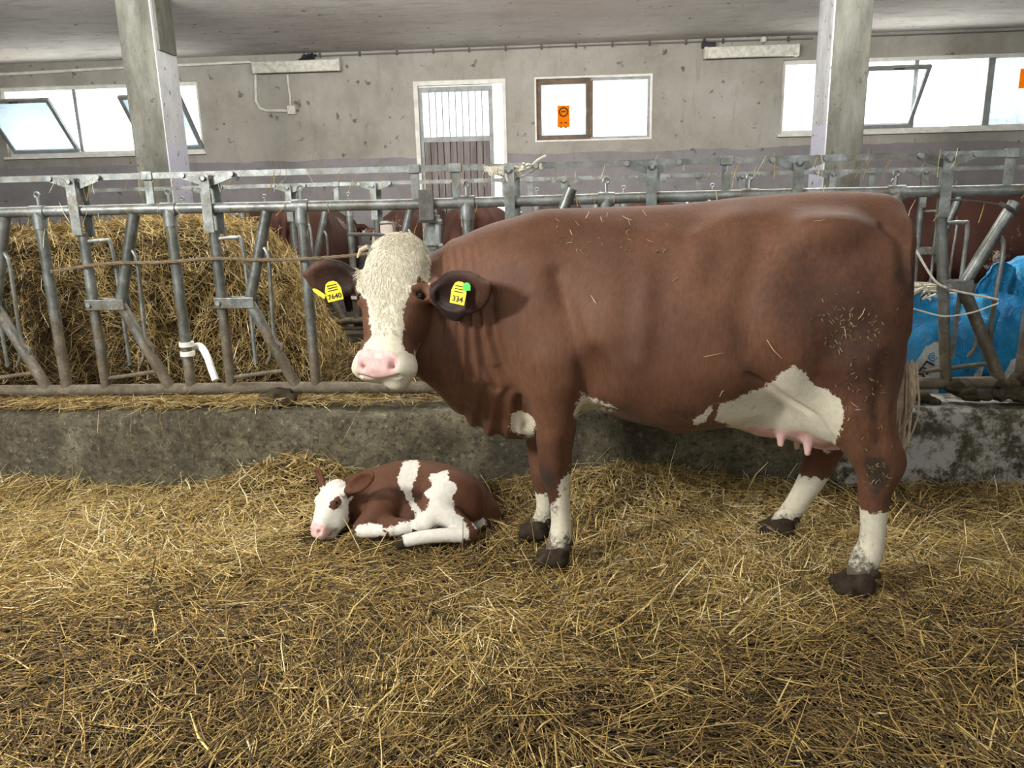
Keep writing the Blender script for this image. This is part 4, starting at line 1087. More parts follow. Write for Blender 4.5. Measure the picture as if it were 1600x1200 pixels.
# head: laid down, muzzle resting on the straw
hpol = A(521, 752, 3.22); hnos = A(487, 824, 3.08)
cd = unit(hnos-hpol); cl = unit(np.array([.80, -.60, -.05])); cl = unit(cl-cd*(cl@cd)); cn = np.cross(cd, cl)
if cn[1] > 0 and cn[0] > 0: cn = -cn
if cn[2] < 0: cn = -cn
cp = lambda l, d, n_: hpol+cl*l+cd*d+cn*n_
LH = np.linalg.norm(hnos-hpol)
fc.loft(hpol, cd, cl, cn, [(-.02, 0, -.045, .03, .025), (.015, 0, -.045, .062, .052), (.06, 0, -.055, .078, .068), (.10, 0, -.062, .078, .074), (.14, 0, -.064, .062, .070), (.18, 0, -.060, .048, .058), (LH-.03, 0, -.054, .046, .048), (LH, 0, -.054, .047, .043), (LH+.022, 0, -.056, .034, .030), (LH+.03, 0, -.056, .02, .018)], .012, 0, 2.3)
for sd in (-1, 1):
    fc.ell(cp(sd*.040, .13, -.095), (.036, .06, .045), np.stack([cl, cd, cn]), .03)
    fc.ell(cp(sd*.026, LH+.006, -.028), (.010, .011, .016), np.stack([cl, cd, cn]), .006, 'cut')
fc.chain([cp(.0, LH-.02, -.118), cp(.0, .13, -.13)], [.030, .04], .02)
fc.chain([cp(-.04, LH+.012, -.078), cp(.03, LH+.008, -.082), cp(.048, LH-.04, -.09)], [.004, .004, .004], .004, None, 'cut')
ce = fc.hit(525, 786); le3 = [(ce-hpol)@q for q in (cl, cd, cn)]; ceyes = []
for sd in (-1, 1):
    ec = hpol+cl*le3[0]*sd+cd*le3[1]+cn*le3[2]; out = unit(cl*sd*.8+cn*.6); tg = unit(np.cross(out, cd))
    fc.ell(ec-out*.003, (.011, .021, .017), np.stack([out, tg, cd]), .01); fc.ell(ec+out*.009, (.011, .014, .007), np.stack([out, tg, cd]), .004, 'cut'); ceyes.append(ec-out*.004)
# ears
for a, b, un, wd in ((A(544, 765, 3.15), A(582, 741, 3.08), (-.35, -1, .2), .040), (A(504, 754, 3.27), A(495, 731, 3.30), (-.6, -.9, .1), .022)):
    ux = unit(b-a); un = unit(np.array(un, float)-ux*(np.array(un, float)@ux)); uw = np.cross(ux, un); L = np.linalg.norm(b-a)
    fc.chain([a-ux*.03, a], [.022, .02], .012, None, 'add', 1)
    fc.ell(a+ux*L*.5, (L*.58, wd, .012), np.stack([ux, uw, un]), .012)
    fc.ell(a+ux*L*.5+un*.015, (L*.46, wd*.72, .016), np.stack([ux, uw, un]), .006, 'cut')
# forelegs folded under
fc.chain([A(600, 790, 3.24), A(580, 812, 3.17), A(564, 827, 3.12), A(588, 829, 3.10), A(622, 828, 3.10), A(645, 829, 3.12)], [.075, .052, .036, .030, .026, .024], .025)
fc.chain([A(590, 800, 3.28), A(606, 820, 3.16), A(634, 822, 3.13)], [.07, .045, .034], .03)
# hind leg: thigh, stifle forward, hock back, cannon along the ground
fc.ell(A(712, 784, 3.24), (.13, .085, .135), None, .05)
fc.chain([A(700, 770, 3.24), A(676, 796, 3.15), A(668, 814, 3.12)], [.095, .062, .05], .05)
fc.chain([A(690, 800, 3.14), A(716, 816, 3.11), A(735, 832, 3.10), A(726, 836, 3.07), A(694, 836, 3.05), A(658, 840, 3.03), A(634, 845, 3.02)], [.06, .042, .034, .034, .031, .030, .028], .02)
fc.chain([A(770, 790, 3.42), A(774, 812, 3.34), A(752, 822, 3.26)], [.030, .026, .024], .03)
V, Fq = fc.mesh(4); NVc = vert_normals(V, Fq); qx, qy = pix(V)
frontside = NVc@unit(CAM-np.array([-.7, 3.3, .1])) > -.25
dh = (V-hpol)@cd; lh = (V-hpol)@cl; nh_ = (V-hpol)@cn
chead = (dh > -.03) & (dh < LH+.06) & (np.abs(lh) < .105) & (nh_ > -.16) & (nh_ < .05)
cear = np.zeros(len(V), bool)
cx_ = lambda x, y: (460+x/4.706, 690+y/4.706)
def PC(*pts): return [cx_(x, y) for x, y in pts]
wh = np.full(len(V), -30.)
def put(poly, m): wh[m] = np.maximum(wh[m], poly_sd(qx[m], qy[m], poly))
put(PC((170, 290), (230, 245), (310, 245), (350, 285), (382, 330), (375, 390), (395, 430), (430, 390), (425, 430), (400, 450), (405, 500), (405, 560), (430, 620), (340, 690), (250, 740), (180, 760), (60, 740), (50, 600), (120, 560), (130, 400)), chead & frontside)
wh[chead & ~frontside] = 8
eyep = poly_sd(qx, qy, PC((245, 465), (280, 435), (325, 400), (348, 430), (330, 480), (290, 502), (262, 490)))
wh = np.where(chead & (eyep > -4), np.minimum(wh, -eyep), wh)
le_ = poly_sd(qx, qy, PC((100, 150), (220, 180), (245, 250), (222, 322), (160, 340), (120, 300)))
wh = np.where(le_ > -2, np.minimum(wh, -le_-2), wh)
re_ = poly_sd(qx, qy, PC((385, 320), (430, 260), (500, 220), (590, 220), (590, 270), (520, 350), (450, 385), (400, 400), (382, 360)))
wh = np.where((re_ > -2) & (lh > .05), np.minimum(wh, -re_-2), wh)
bodyc = ~chead & frontside
put(PC((800, 150), (860, 125), (905, 130), (915, 190), (890, 260), (870, 310), (865, 380), (890, 450), (918, 490), (905, 525), (870, 500), (835, 440), (800, 360), (760, 300), (752, 260), (790, 200)), bodyc)
put(PC((990, 270), (1020, 225), (1080, 195), (1130, 205), (1140, 250), (1130, 285), (1195, 310), (1200, 350), (1165, 400), (1160, 470), (1190, 530), (1240, 570), (1290, 660), (1290, 720), (1000, 770), (740, 790), (700, 690), (660, 640), (780, 600), (860, 600), (890, 530), (960, 500), (1000, 440), (960, 380), (1010, 320)), bodyc & (V[:, 1] < 3.33))
put(PC((450, 620), (560, 605), (640, 615), (665, 690), (560, 720), (450, 700)), bodyc)
put(PC((1310, 590), (1390, 560), (1410, 610), (1330, 640)), bodyc)
put(PC((680, 630), (780, 600), (850, 600), (860, 660), (700, 690)), bodyc)
pk = np.where(chead & (dh > LH-.038) & (nh_ > -.10), np.minimum((dh-(LH-.025))*300, 8), -30)
calf = empty('calf', (-.72, 3.30, 0)); tag(calf, 'newborn brown and white calf curled up asleep on the straw by the kerb', 'calf')
KB = np.array(calf.location)
dkc = np.zeros(len(V)); 
dkc += .25*np.clip(vnoise(V*6, 9), 0, 1)
dkc += np.where(re_ > 3, .45, 0)*np.clip(re_/6, 0, 1)
mesh_obj('body', V, Fq, 'calf_hide', calf, True, {'white': ('FLOAT', wh/9), 'pink': ('FLOAT', pk/8), 'dark': ('FLOAT', dkc), 'dirt': ('FLOAT', np.clip((.0-V[:, 2])*2, 0, .25))}, KB)
for p in ceyes: ball(p, .0115, 'eye', 'eye_dark', calf, KB)
for p, q in ((A(632, 845, 3.02), A(619, 848, 3.02)), (A(645, 829, 3.12), A(656, 831, 3.12))):
    MB().tube([p+(0, .014, 0), p+(q-p)*.6+(0, .013, 0), q+(0, .012, -.004)], [.026, .024, .010], 10).tube([p-(0, .014, 0), p+(q-p)*.6-(0, .013, 0), q-(0, .012, .004)], [.026, .024, .010], 10).build('hoof', 'hoof_horn', calf, True, 0, KB)

# ------------------------------------------------------------------ straw
t = NT('straw')
at_ = t.attr('tint', 'Color')
c = t.mix(t.ramp(t.noise(55, 3), (.35, 0.), (.7, .35)), at_, (.10, .065, .025))
t.pbr(c, .62, 0, None, .35)
t = NT('bedding')
c = t.ramp(t.noise(9, 8, .75), (.3, (.012, .008, .004)), (.5, (.036, .024, .009)), (.72, (.09, .06, .021)))
t.pbr(c, .92, 0, t.bump(t.noise(45, 7, .75), .9, .03), .2)

def gz(x, y):
    """height of the bedding"""
    x = np.asarray(x, float); y = np.asarray(y, float)
    P = np.stack([x, y], -1).reshape(-1, 2)
    n_ = (vnoise(P*3.2, 11, 3)*.016+vnoise(P*11, 12, 2)*.006).reshape(x.shape)
    z_ = -.018+n_
    z_ = z_+.205*np.exp(-((x+1.36)/.36)**2-((y-3.76)/.26)**2)
    z_ = z_+.135*np.exp(-((x-.36)/.50)**2-((y-3.72)/.28)**2)
    z_ = z_+.055*np.exp(-((x+2.85)/.35)**2-((y-3.75)/.3)**2)+.03*np.exp(-((x+.28)/.3)**2-((y-3.75)/.2)**2)
    z_ = z_+.02*np.exp(-((x-1.9)/.5)**2-((y-3.7)/.25)**2)
    return z_
gxs = np.arange(-4.6, 4.0, .03); gys = np.arange(.2, 3.722, .03)
GX, GY = np.meshgrid(gxs, gys, indexing='ij'); V = np.stack([GX, GY, gz(GX, GY)-.012], -1).reshape(-1, 3)
ny_ = len(gys); I, J = np.meshgrid(np.arange(len(gxs)-1), np.arange(ny_-1), indexing='ij'); b_ = (I*ny_+J).ravel()
bed = mesh_obj('straw_bedding', V, np.stack([b_, b_+ny_, b_+ny_+1, b_+1], 1), 'bedding', None, True)
tag(bed, 'deep trampled bed of golden and brown straw covering the pen floor', 'straw', None, 'stuff')

PAL = np.array([(.41, .28, .085), (.62, .455, .165), (.86, .73, .41), (.235, .148, .045), (.105, .066, .022), (.032, .021, .009)])
def straw_mesh(C, az, tilt, ln, rad, col, bend):
    N = len(C)
    d = np.stack([np.cos(az)*np.cos(tilt), np.sin(az)*np.cos(tilt), np.sin(tilt)], 1)
    sd = np.stack([-np.sin(az), np.cos(az), np.zeros(N)], 1); up = np.cross(d, sd)
    bv = sd*bend[:, :1]+up*bend[:, 1:]
    P0 = C-d*ln[:, None]/2; P1 = C+bv*ln[:, None]; P2 = C+d*ln[:, None]/2
    VV = np.empty((N, 3, 3, 3), np.float32)
    for i, (P, k) in enumerate(((P0, .8), (P1, 1.), (P2, .55))):
        for j in range(3):
            q = 2*pi*j/3+.5
            VV[:, i, j] = P+(sd*cos(q)+up*sin(q)*.7)*rad[:, None]*k
    base = (np.arange(N)*9)[:, None]
    fs = []
    for i in range(2):
        for j in range(3):
            j2 = (j+1) % 3; fs.append(base+np.array([i*3+j, i*3+j2, (i+1)*3+j2, (i+1)*3+j]))
    Fq = np.stack(fs, 1).reshape(-1, 4)
    cc = np.repeat(np.column_stack([col, np.ones(N)]), 9, axis=0)
    return VV.reshape(-1, 3), Fq, cc
def pick(prob, N):
    """colour index from per-straw probability rows"""
    cum = np.cumsum(prob, 1); cum /= cum[:, -1:]
    return (rng.random(N)[:, None] > cum).sum(1).clip(0, len(PAL)-1)
def straw_obj(name, C, az, tilt, ln, rad, col, bend, parent=None, origin=None):
    VV, FF, cc = straw_mesh(C, az, tilt, ln, rad, col, bend)
    return mesh_obj(name, VV, FF, 'straw', parent, False, {'tint': ('FLOAT_COLOR', cc)}, origin)

N = 125000
u_ = rng.random(N)
Y_ = 1.25+(3.74-1.25)*u_**.85
half = .30+.76*Y_
X_ = (rng.random(N)*2-1)*half*1.10-.12
P2 = np.stack([X_, Y_], 1)
wet = np.clip(.5+.75*vnoise(P2*np.array([2.1, 2.6]), 31, 3)+.42*(2.95-Y_)+.06, 0, 1)          # 0 dry and pale, 1 trodden and dark
for (x, y, sx, sy, a_) in ((-1.36, 3.5, .5, .35, -.8), (.36, 3.45, .6, .40, -.85), (-2.3, 3.4, .9, .35, -.5), (-1.3, 2.7, .9, .35, -.45), (-1.35, 1.95, .5, .3, .5), (.1, 2.2, .6, .3, .2), (1.7, 3.45, .5, .28, .8), (.9, 2.55, .6, .25, .15), (1.5, 3.0, .5, .25, -.3)):
    wet += a_*np.exp(-((X_-x)/sx)**2-((Y_-y)/sy)**2)
wet = np.clip(wet, 0, 1)
keep = rng.random(N) > .55*np.clip(wet-.55, 0, 1)/.45
foot = np.array([[-.044, 2.894], [-.132, 3.151], [1.10, 2.677], [.95, 3.174]])
for fx, fy in foot: keep &= ((X_-fx-.01)/.062)**2+((Y_-fy-.03)/.055)**2 > 1
keep &= ((X_+.62)/.36)**2+((Y_-3.37)/.20)**2 > 1
keep &= ((X_+1.1)/.12)**2+((Y_-3.17)/.10)**2 > 1
X_, Y_, wet = X_[keep], Y_[keep], wet[keep]; N = len(X_)
prob = np.stack([.9+0*wet, 1.0-.75*wet, .62*(1-wet)**2+.035, .35+.6*wet, .12+.8*wet, .05+.55*wet], 1)
ci = pick(prob, N)
col = PAL[ci]*rng.uniform(.75, 1.25, (N, 1))
ln = np.clip(rng.lognormal(np.log(.085), .55, N), .03, .36)
rad = np.where(rng.random(N) < .10, rng.uniform(.0026, .0048, N), rng.uniform(.0010, .0024, N))
flow = 2.2*vnoise(np.stack([X_, Y_], 1)*1.7, 41, 2)
az = np.where(rng.random(N) < .45, flow+rng.normal(0, .45, N), rng.uniform(0, pi, N))
tilt = rng.normal(0, .16, N); st_ = rng.random(N) < .05; tilt[st_] = rng.uniform(.3, .9, st_.sum())
lift = rng.random(N)**1.6*.030*(1.15-.6*wet)
C = np.stack([X_, Y_, gz(X_, Y_)+lift+np.abs(np.sin(tilt))*ln*.35], 1)
lim = 3.712-np.abs(np.sin(az))*ln*.5; C[:, 1] = np.minimum(C[:, 1], lim)
bend = np.column_stack([rng.normal(0, .05, N), np.abs(rng.normal(0, .03, N))])
straw_obj('loose_straw', C, az, tilt, ln, rad, col, bend, bed)

# straw lying on the kerb
def strew(name, n, fx, fy, fz, lnm, prob, label, tl=.15, cat='straw', azf=None, kind='stuff'):
    C = np.stack([fx(n), fy(n), np.zeros(n)], 1); C[:, 2] = fz(C[:, 0], C[:, 1], n)
    ci = pick(np.tile(prob, (n, 1)), n)
    o = straw_obj(name, C, azf(n) if azf else rng.uniform(0, pi, n), rng.normal(0, tl, n), np.clip(rng.lognormal(np.log(lnm), .45, n), .02, .3), rng.uniform(.001, .0026, n), PAL[ci]*rng.uniform(.75, 1.2, (n, 1)), np.column_stack([rng.normal(0, .06, n), rng.normal(0, .03, n)]))
    return tag(o, label, cat, None, kind)
def kerb_y(n):
    return 3.99-rng.random(n)**.75*.23
o = strew('kerb_straw', 2300, lambda n: np.clip(rng.normal(-2.0, .85, n), -3.9, -.35), kerb_y, lambda x, y, n: KZ+.022+rng.random(n)**2*.05, .13, [.8, .9, .7, .5, .25, .1], 'wisps of straw lying along the top of the kerb left of the cow', .12)
nv = len(o.data.vertices); co = np.empty(nv*3, np.float32); o.data.vertices.foreach_get('co', co); co = co.reshape(-1, 9, 3)
cx_k = co.mean(1)[:, 0]; sh = .06*np.clip(vnoise(cx_k[:, None]*4.0, 77, 3)*1.6, -1, 1)+.03
fr = co[:, :, 1].mean(1) < 3.86
co[:, :, 1] += (np.clip(sh, 0, 1)*fr)[:, None]; o.data.vertices.foreach_set('co', co.astype(np.float32).ravel())
strew('hanging_straw', 20, lambda n: rng.uniform(-2.9, -.9, n), lambda n: np.full(n, 3.708), lambda x, y, n: rng.uniform(.30, .42, n), .13, [.8, .9, .5, .3, .1, 0], 'straws hanging over the front edge of the kerb', .1, azf=None)
o = bpy.data.objects['hanging_straw']
nv = len(o.data.vertices); co = np.empty(nv*3, np.float32); o.data.vertices.foreach_get('co', co); co = co.reshape(-1, 9, 3)
mid_ = co.mean(1, keepdims=True); dlt = co-mid_; L_h = np.linalg.norm(dlt, axis=2)*np.sign(dlt[:, :, 0]+1e-6)
co = mid_+np.stack([dlt[:, :, 2]*.6+L_h*np.random.default_rng(3).normal(0, .28, (len(co), 1)), -np.abs(dlt[:, :, 1])*.02-.004+dlt[:, :, 2]*.1, -L_h*.95], 2); o.data.vertices.foreach_set('co', co.astype(np.float32).ravel())
# straw caught on the bars
n = 120; xs_ = rng.uniform(-2.7, 2.3, n)
which = rng.random(n); zz = np.where(which < .55, CTZ-.015, np.where(which < .8, RZ+.02, RZ-.08))
C = np.stack([xs_, np.full(n, FNY-.03), zz-rng.uniform(0, .05, n)], 1)
o = straw_obj('caught_straw', C, rng.uniform(0, pi, n)*.2, rng.normal(1.35, .3, n), rng.uniform(.03, .14, n), rng.uniform(.001, .003, n), PAL[rng.integers(0, 3, n)]*rng.uniform(.8, 1.2, (n, 1)), rng.normal(0, .08, (n, 2)))
tag(o, 'straws caught hanging on the bars of the feed fence', 'straw', None, 'stuff')

# straw scraps on the hide of the cow
sc = [(872, 345), (905, 352), (915, 340), (940, 345), (948, 338), (980, 342), (1010, 336), (985, 350), (893, 365), (1018, 378), (1055, 437), (1110, 555), (1210, 545), (1280, 345), (1330, 500), (1345, 490), (1320, 520), (1340, 640), (1335, 632), (1310, 540), (930, 470), (1130, 612), (1090, 320), (890, 380)]
sc += [(float(rng.normal(1325, 26)), float(rng.normal(505, 26))) for _ in range(60)]+[(float(rng.normal(1350, 30)), float(rng.normal(610, 45))) for _ in range(40)]+[(float(rng.normal(1372, 10)), float(rng.normal(738, 12))) for _ in range(25)]+[(float(rng.uniform(860, 1050)), float(rng.uniform(335, 400))) for _ in range(25)]
n = len(sc); C = []
dg = bpy.context.evaluated_depsgraph_get()
for x, y in sc:
    d = Vector([float(q) for q in unit(ray(x, y))]); ok, hit, nr, _ = body_o.ray_cast(Vector([float(q) for q in CAM-CB]), d)
    C.append((np.array(hit)+CB+np.array(nr)*.004) if ok else (0, 3, -1))
ln_ = rng.uniform(.02, .05, n); ln_[24:] = rng.uniform(.006, .018, n-24); ln_[[11, 12]] = .085
o = straw_obj('hide_straw', np.array(C, float), rng.uniform(-.4, .4, n), rng.uniform(-1.4, 1.4, n), ln_, np.full(n, .0016), PAL[np.full(n, 2)]*np.where(np.arange(n) < 24, rng.uniform(.6, 1.1, n), rng.uniform(.2, .55, n))[:, None], rng.normal(0, .08, (n, 2)))
tag(o, 'small straw scraps sticking to the back and flank of the cow', 'straw', None, 'stuff')

# ------------------------------------------------------------------ bale and hay in the alley
def surf_straw(name, V, Fq, n, lnm, prob, parent, origin, flow_az, tang=.25):
    a = V[Fq[:, 0]]; b = V[Fq[:, 1]]; c_ = V[Fq[:, 2]]; d_ = V[Fq[:, 3]]
    nr = np.cross(c_-a, d_-b); ar = np.linalg.norm(nr, axis=1); nr = nr/np.maximum(ar, 1e-9)[:, None]
    okf = (nr@np.array([0, -1., .3]) > -.2); ar = ar*okf
    fi = rng.choice(len(Fq), n, p=ar/ar.sum()); w1, w2_ = rng.random(n), rng.random(n)
    C = (a[fi]*(1-w1)[:, None]+b[fi]*w1[:, None])*(1-w2_)[:, None]+(d_[fi]*(1-w1)[:, None]+c_[fi]*w1[:, None])*w2_[:, None]
    nn = nr[fi]
    g = rng.normal(size=(n, 3))*(1, .55, .8)+flow_az(C)
    g = g-nn*(g*nn).sum(1)[:, None]+nn*rng.normal(0, tang, n)[:, None]*np.linalg.norm(g, axis=1)[:, None]
    g /= np.linalg.norm(g, axis=1)[:, None]
    az = np.arctan2(g[:, 1], g[:, 0]); tilt = np.arcsin(np.clip(g[:, 2], -1, 1))
    pr = prob(C) if callable(prob) else np.tile(prob, (n, 1))
    ci = pick(pr, n)
    return straw_obj(name, C+nn*rng.uniform(-.01, .03, n)[:, None], az, tilt, np.clip(rng.lognormal(np.log(lnm), .45, n), .03, .32), rng.uniform(.0013, .0030, n), PAL[ci]*rng.uniform(.7, 1.2, (n, 1)), rng.normal(0, .06, (n, 2)), parent, origin)
fb = Field((-4.5, 4.2, .2), (-1.3, 5.9, 1.55), .05)
ex = np.array([1., 0, 0]); ey3 = np.array([0, 1., 0])
fb.loft(np.array([0, 5.0, 0]), ex, ey3, EZ, [(-4.3, 0, .80, .55, .50), (-3.4, 0, .80, .62, .50), (-2.9, 0, .82, .66, .515), (-2.3, 0, .83, .68, .53), (-2.05, 0, .80, .66, .51), (-1.88, .02, .68, .60, .40), (-1.72, .04, .52, .52, .24), (-1.58, .06, .42, .42, .13)], .03, .10, 4.0)
Vb, Fb = fb.mesh(3); Vb = Vb+vert_normals(Vb, Fb)*(vnoise(Vb*4.5, 51, 3)*.035)[:, None]
bale = mesh_obj('straw_bale', Vb, Fb, 'bedding', None, True, None, (-2.9, 4.4, .3))
tag(bale, 'big loose bale of golden straw behind the fence at left', 'bale')
def bprob(C):
    old = np.clip((-2.72-C[:, 0])*2.2-(C[:, 2]-1.0)*2.5, 0, 1)
    return np.stack([.9-.6*old, 1.0-.75*old, .5-.35*old, .5+.3*old, .25+.5*old, .12+.8*old], 1)
o = surf_straw('straw_surface', Vb, Fb, 30000, .12, bprob, bale, (-2.9, 4.4, .3), lambda C: np.stack([np.sin(C[:, 0]*4)*.8+.4, 0*C[:, 0], np.cos(C[:, 0]*3+C[:, 2]*4)*.9], 1))
o['kind'] = 'stuff'
fh = Field((-1.9, 4.1, .15), (1.2, 5.9, .85), .05)
fh.ell((-1.02, 4.95, .28), (.52, .56, .30), None, .05); fh.ell((-.5, 4.75, .28), (.8, .5, .22), None, .05); fh.ell((.4, 4.8, .26), (.7, .5, .2), None, .05)
Vh, Fh = fh.mesh(2); Vh = Vh+vert_normals(Vh, Fh)*(vnoise(Vh*5, 52, 3)*.03)[:, None]
hay = mesh_obj('hay_heap', Vh, Fh, 'bedding', None, True, None, (-.6, 4.8, .3)); tag(hay, 'low dark heap of hay in the alley behind the cow head', 'hay')
o = surf_straw('hay_surface', Vh, Fh, 9000, .11, [.35, .35, .15, .6, .7, .5], hay, (-.6, 4.8, .3), lambda C: np.zeros((len(C), 3))); o['kind'] = 'stuff'

# dung clumps on the kerb and rail
def clump(pts, R, label, y=None, seed=1):
    P = np.array(pts); R = np.array(R); f_ = Field(P.min(0)-R.max()-.05, P.max(0)+R.max()+.05, .009)
    for p, r_ in zip(P, R): f_.ell(p, (r_*.95, r_*.8, r_*.5), None, .02)
    V, Fq = f_.mesh(2); V = V+vert_normals(V, Fq)*(vnoise(V*34, seed, 4)*.02)[:, None]
    c0 = P.mean(0); o = mesh_obj('dung_clump', V, Fq, 'dung', None, True, None, (c0[0], c0[1], V[:, 2].min())); tag(o, label, 'dung')
clump([FP(420, 622, -.06), FP(440, 612, -.03), FP(455, 622, -.06), FP(435, 632, -.08)], [.06, .055, .05, .05], 'brown dung clump on the kerb below the left fence post', seed=2)
clump([FP(1490, 606, -.04), FP(1480, 590, -.0), FP(1510, 616, -.07), FP(1535, 622, -.08)], [.05, .04, .05, .045], 'dung clump on the bottom rail before the blue bags', seed=3)
clump([FP(1575, 600, -.03), FP(1600, 590, -.02), FP(1620, 602, -.04), FP(1592, 616, -.07), FP(1565, 618, -.07)], [.06, .06, .07, .06, .05], 'larger dung clump on the kerb at the right edge', seed=4)
clump([FP(1440, 622, -.07), FP(1460, 626, -.07)], [.035, .03], 'small flat dung clump on the kerb behind the cow tail', seed=5)

# ------------------------------------------------------------------ plastic feed bags in the alley at right
t = NT('bag_plastic')
c = t.ramp(t.noise(5, 6, .7), (.3, (.008, .15, .36)), (.55, (.012, .28, .58)), (.8, (.10, .46, .72)))
c = t.mix(t.ramp(t.math('ADD', t.attr('label_area'), .5), (.45, 0.), (.55, 1.)), c, (.62, .63, .60))
c = t.mix(t.ramp(t.noise(22, 5, .7), (.6, 0.), (.75, .45)), c, (.16, .15, .12))
t.pbr(c, .32, 0, t.bump(t.noise(12, 6, .65, None, 1.2), .9, .05), .5)
plain('bag_blue_print', (.02, .26, .55), .4)
def bag(name, c, half, rot, label, area=None, seed=1, lean=0, group='blue feed bags stacked behind the fence'):
    nu, nv_ = 44, 30; V = []
    for i in range(nv_+1):
        ph = -pi/2+pi*i/nv_
        for j in range(nu):
            th = 2*pi*j/nu
            e = lambda w, m: np.sign(w)*abs(w)**m
            V.append((e(cos(ph), .55)*e(cos(th), .5), e(cos(ph), .8)*e(sin(th), .85), e(sin(ph), .5)))
    V = np.array(V)*np.array(half); V += (V/np.array(half))*(vnoise(V*9, seed, 5)*.07)[:, None]*np.array([.7, 1, .7])
    V[:, 0] += lean*V[:, 2]; cr, sr = cos(rot), sin(rot)
    V = np.stack([V[:, 0]*cr-V[:, 2]*sr, V[:, 1], V[:, 0]*sr+V[:, 2]*cr], 1)+np.array(c)
    Fq = np.array([[i*nu+j, i*nu+(j+1) % nu, (i+1)*nu+(j+1) % nu, (i+1)*nu+j] for i in range(nv_) for j in range(nu)])
    la = np.full(len(V), -1.)
    if area is not None:
        qx, qy = pix(V)
        for pl in area: la = np.maximum(la, poly_sd(qx, qy, pl)/6)
        la = np.where(V[:, 1] < c[1], la, -1)
    org = (c[0], c[1], V[:, 2].min())
    o = mesh_obj(name, V, Fq, 'bag_plastic', None, True, {'label_area': ('FLOAT', np.clip(la, -1, 1))}, org); tag(o, label, 'bag', group); return o, org
c1 = at_y(1472, 530, 4.36)
b1, o1 = bag('feed_bag', (c1[0], 4.40, .60), (.27, .17, .31), .0, 'blue plastic feed bag with white label reading LEO', [[(1418, 585), (1432, 560), (1446, 545), (1458, 540), (1470, 546), (1474, 600), (1470, 640), (1415, 640)], [(1497, 538), (1510, 529), (1520, 536), (1519, 550), (1500, 553)], [(1518, 600), (1526, 572), (1545, 575), (1545, 640), (1518, 640)]], 4)
b2, o2 = bag('feed_bag', at_y(1600, 505, 4.50)+(0, .06, -.02), (.225, .15, .36), radians(-14), 'upright blue plastic bag with open folded top at right edge', [[(1575, 565), (1600, 555), (1625, 560), (1625, 640), (1570, 640)]], 9)
b3, o3 = bag('feed_bag', at_y(1745, 530, 4.66), (.25, .16, .36), radians(8), 'blue plastic bag cut by the right edge of the picture', None, 12)
def on_bag(b, org, x, y):
    d = Vector([float(q) for q in unit(ray(x, y))]); ok, hit, nr, _ = b.ray_cast(Vector([float(q) for q in CAM-np.array(org)]), d)
    return (np.array(hit), np.array(nr)) if ok else (np.array([0, -.2, .2]), np.array([0, -1., 0]))
h_, n_ = on_bag(b1, o1, 1441, 580)
dirx = unit(at_y(1434, 590, 4.3)-at_y(1447, 570, 4.3)); n_ = unit(n_*.3+np.array([0, -1., 0])); dirx = unit(dirx-n_*(dirx@n_)); upv = np.cross(n_, dirx)
text_obj('printed_name', 'LEO', .074, 'ink', b1, frame_mat(h_+n_*.012, dirx, upv, n_), .001)
h_, n_ = on_bag(b1, o1, 1457, 557); n_ = unit(n_*.3+np.array([0, -1., 0]))
mb = MB().tube([h_+n_*.002, h_+n_*.006], .024, 20); mb.build('round_logo', 'bag_blue_print', b1)
xx = unit(np.cross((0, 0, 1), n_)); uu = np.cross(n_, xx)
MB().tube([h_+n_*.007+xx*.015*cos(q)+uu*.015*sin(q) for q in np.linspace(0, 2*pi, 17)], .002, 5).box(h_+n_*.007, (.014, .014, .002)).build('logo_mark', 'frame_white', b1)
h_, n_ = on_bag(b1, o1, 1509, 541); n_ = unit(n_*.3+np.array([0, -1., 0])); xx = unit(np.cross((0, 0, 1), n_)); uu = np.cross(n_, xx)
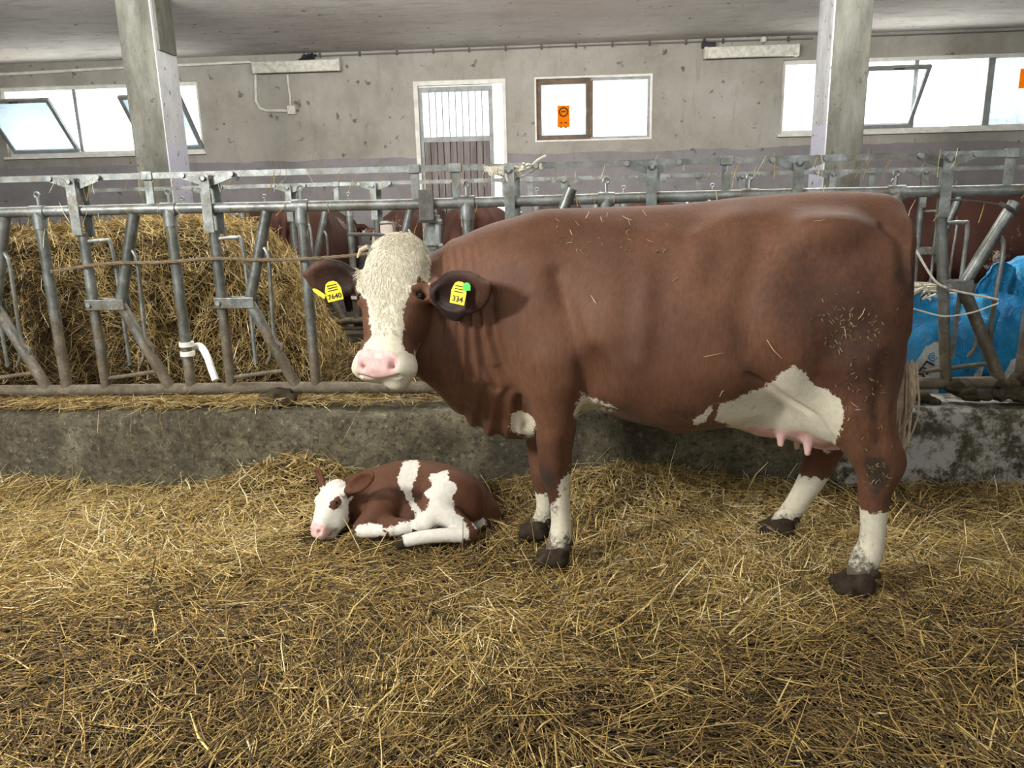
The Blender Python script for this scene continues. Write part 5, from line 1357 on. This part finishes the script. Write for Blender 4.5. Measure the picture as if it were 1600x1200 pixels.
for k in range(5):
    MB().tube(spline([h_+n_*.006+xx*(-.03+.014*k)+uu*(-.022), h_+n_*.008+xx*(-.025+.014*k), h_+n_*.006+xx*(-.032+.015*k)+uu*.022], 3), .0025, 5).build('printed_mark', 'bag_blue_print', b1)
# open flap of the upright bag
pf = [at_y(1528, 448, 4.36), at_y(1545, 425, 4.34), at_y(1562, 409, 4.36), at_y(1582, 415, 4.40), at_y(1590, 430, 4.42)]
lo_ = [at_y(1524, 470, 4.38), at_y(1546, 462, 4.36), at_y(1566, 456, 4.38), at_y(1580, 460, 4.42), at_y(1592, 462, 4.44)]
pt, pl_ = spline(pf, 4), spline(lo_, 4); m_ = len(pt); V = []
for off in (0, .012):
    for q in np.linspace(0, 1, 6):
        for k in range(m_): V.append(pt[k]*(1-q)+pl_[k]*q+np.array([0, off+.012*sin(k*1.3+q*5), 0]))
Fq = []
for off in (0, 6*m_):
    for r_ in range(5):
        for k in range(m_-1): Fq.append([off+r_*m_+k, off+r_*m_+k+1, off+(r_+1)*m_+k+1, off+(r_+1)*m_+k])
ring_ = [k for k in range(m_)]+[r_*m_+m_-1 for r_ in range(1, 6)]+[5*m_+k for k in range(m_-2, -1, -1)]+[r_*m_ for r_ in range(4, 0, -1)]
Fq += [[ring_[i], ring_[(i+1) % len(ring_)], ring_[(i+1) % len(ring_)]+6*m_, ring_[i]+6*m_] for i in range(len(ring_))]
mesh_obj('folded_flap', V, Fq, 'bag_plastic', b2, True, {'label_area': ('FLOAT', np.full(len(V), -1.))}, o2)
# crumpled white net on the bag
c0 = at_y(1448, 452, 4.36); mb = MB()
for k in range(60):
    a = c0+rng.normal(size=3)*(.06, .03, .016); mb.tube(spline([a, a+rng.normal(size=3)*(.03, .02, .014), a+rng.normal(size=3)*(.05, .02, .016)], 3), .005, 5)
for o_ in (mb.build('net_bundle', 'twine_white', None, True),): tag(o_, 'crumpled white netting lying on top of the blue bag', 'netting')
# straw scraps on the bags
n = 60; C = np.stack([rng.uniform(1.9, 2.3, n), rng.uniform(4.16, 4.2, n), rng.uniform(.62, .86, n)], 1)
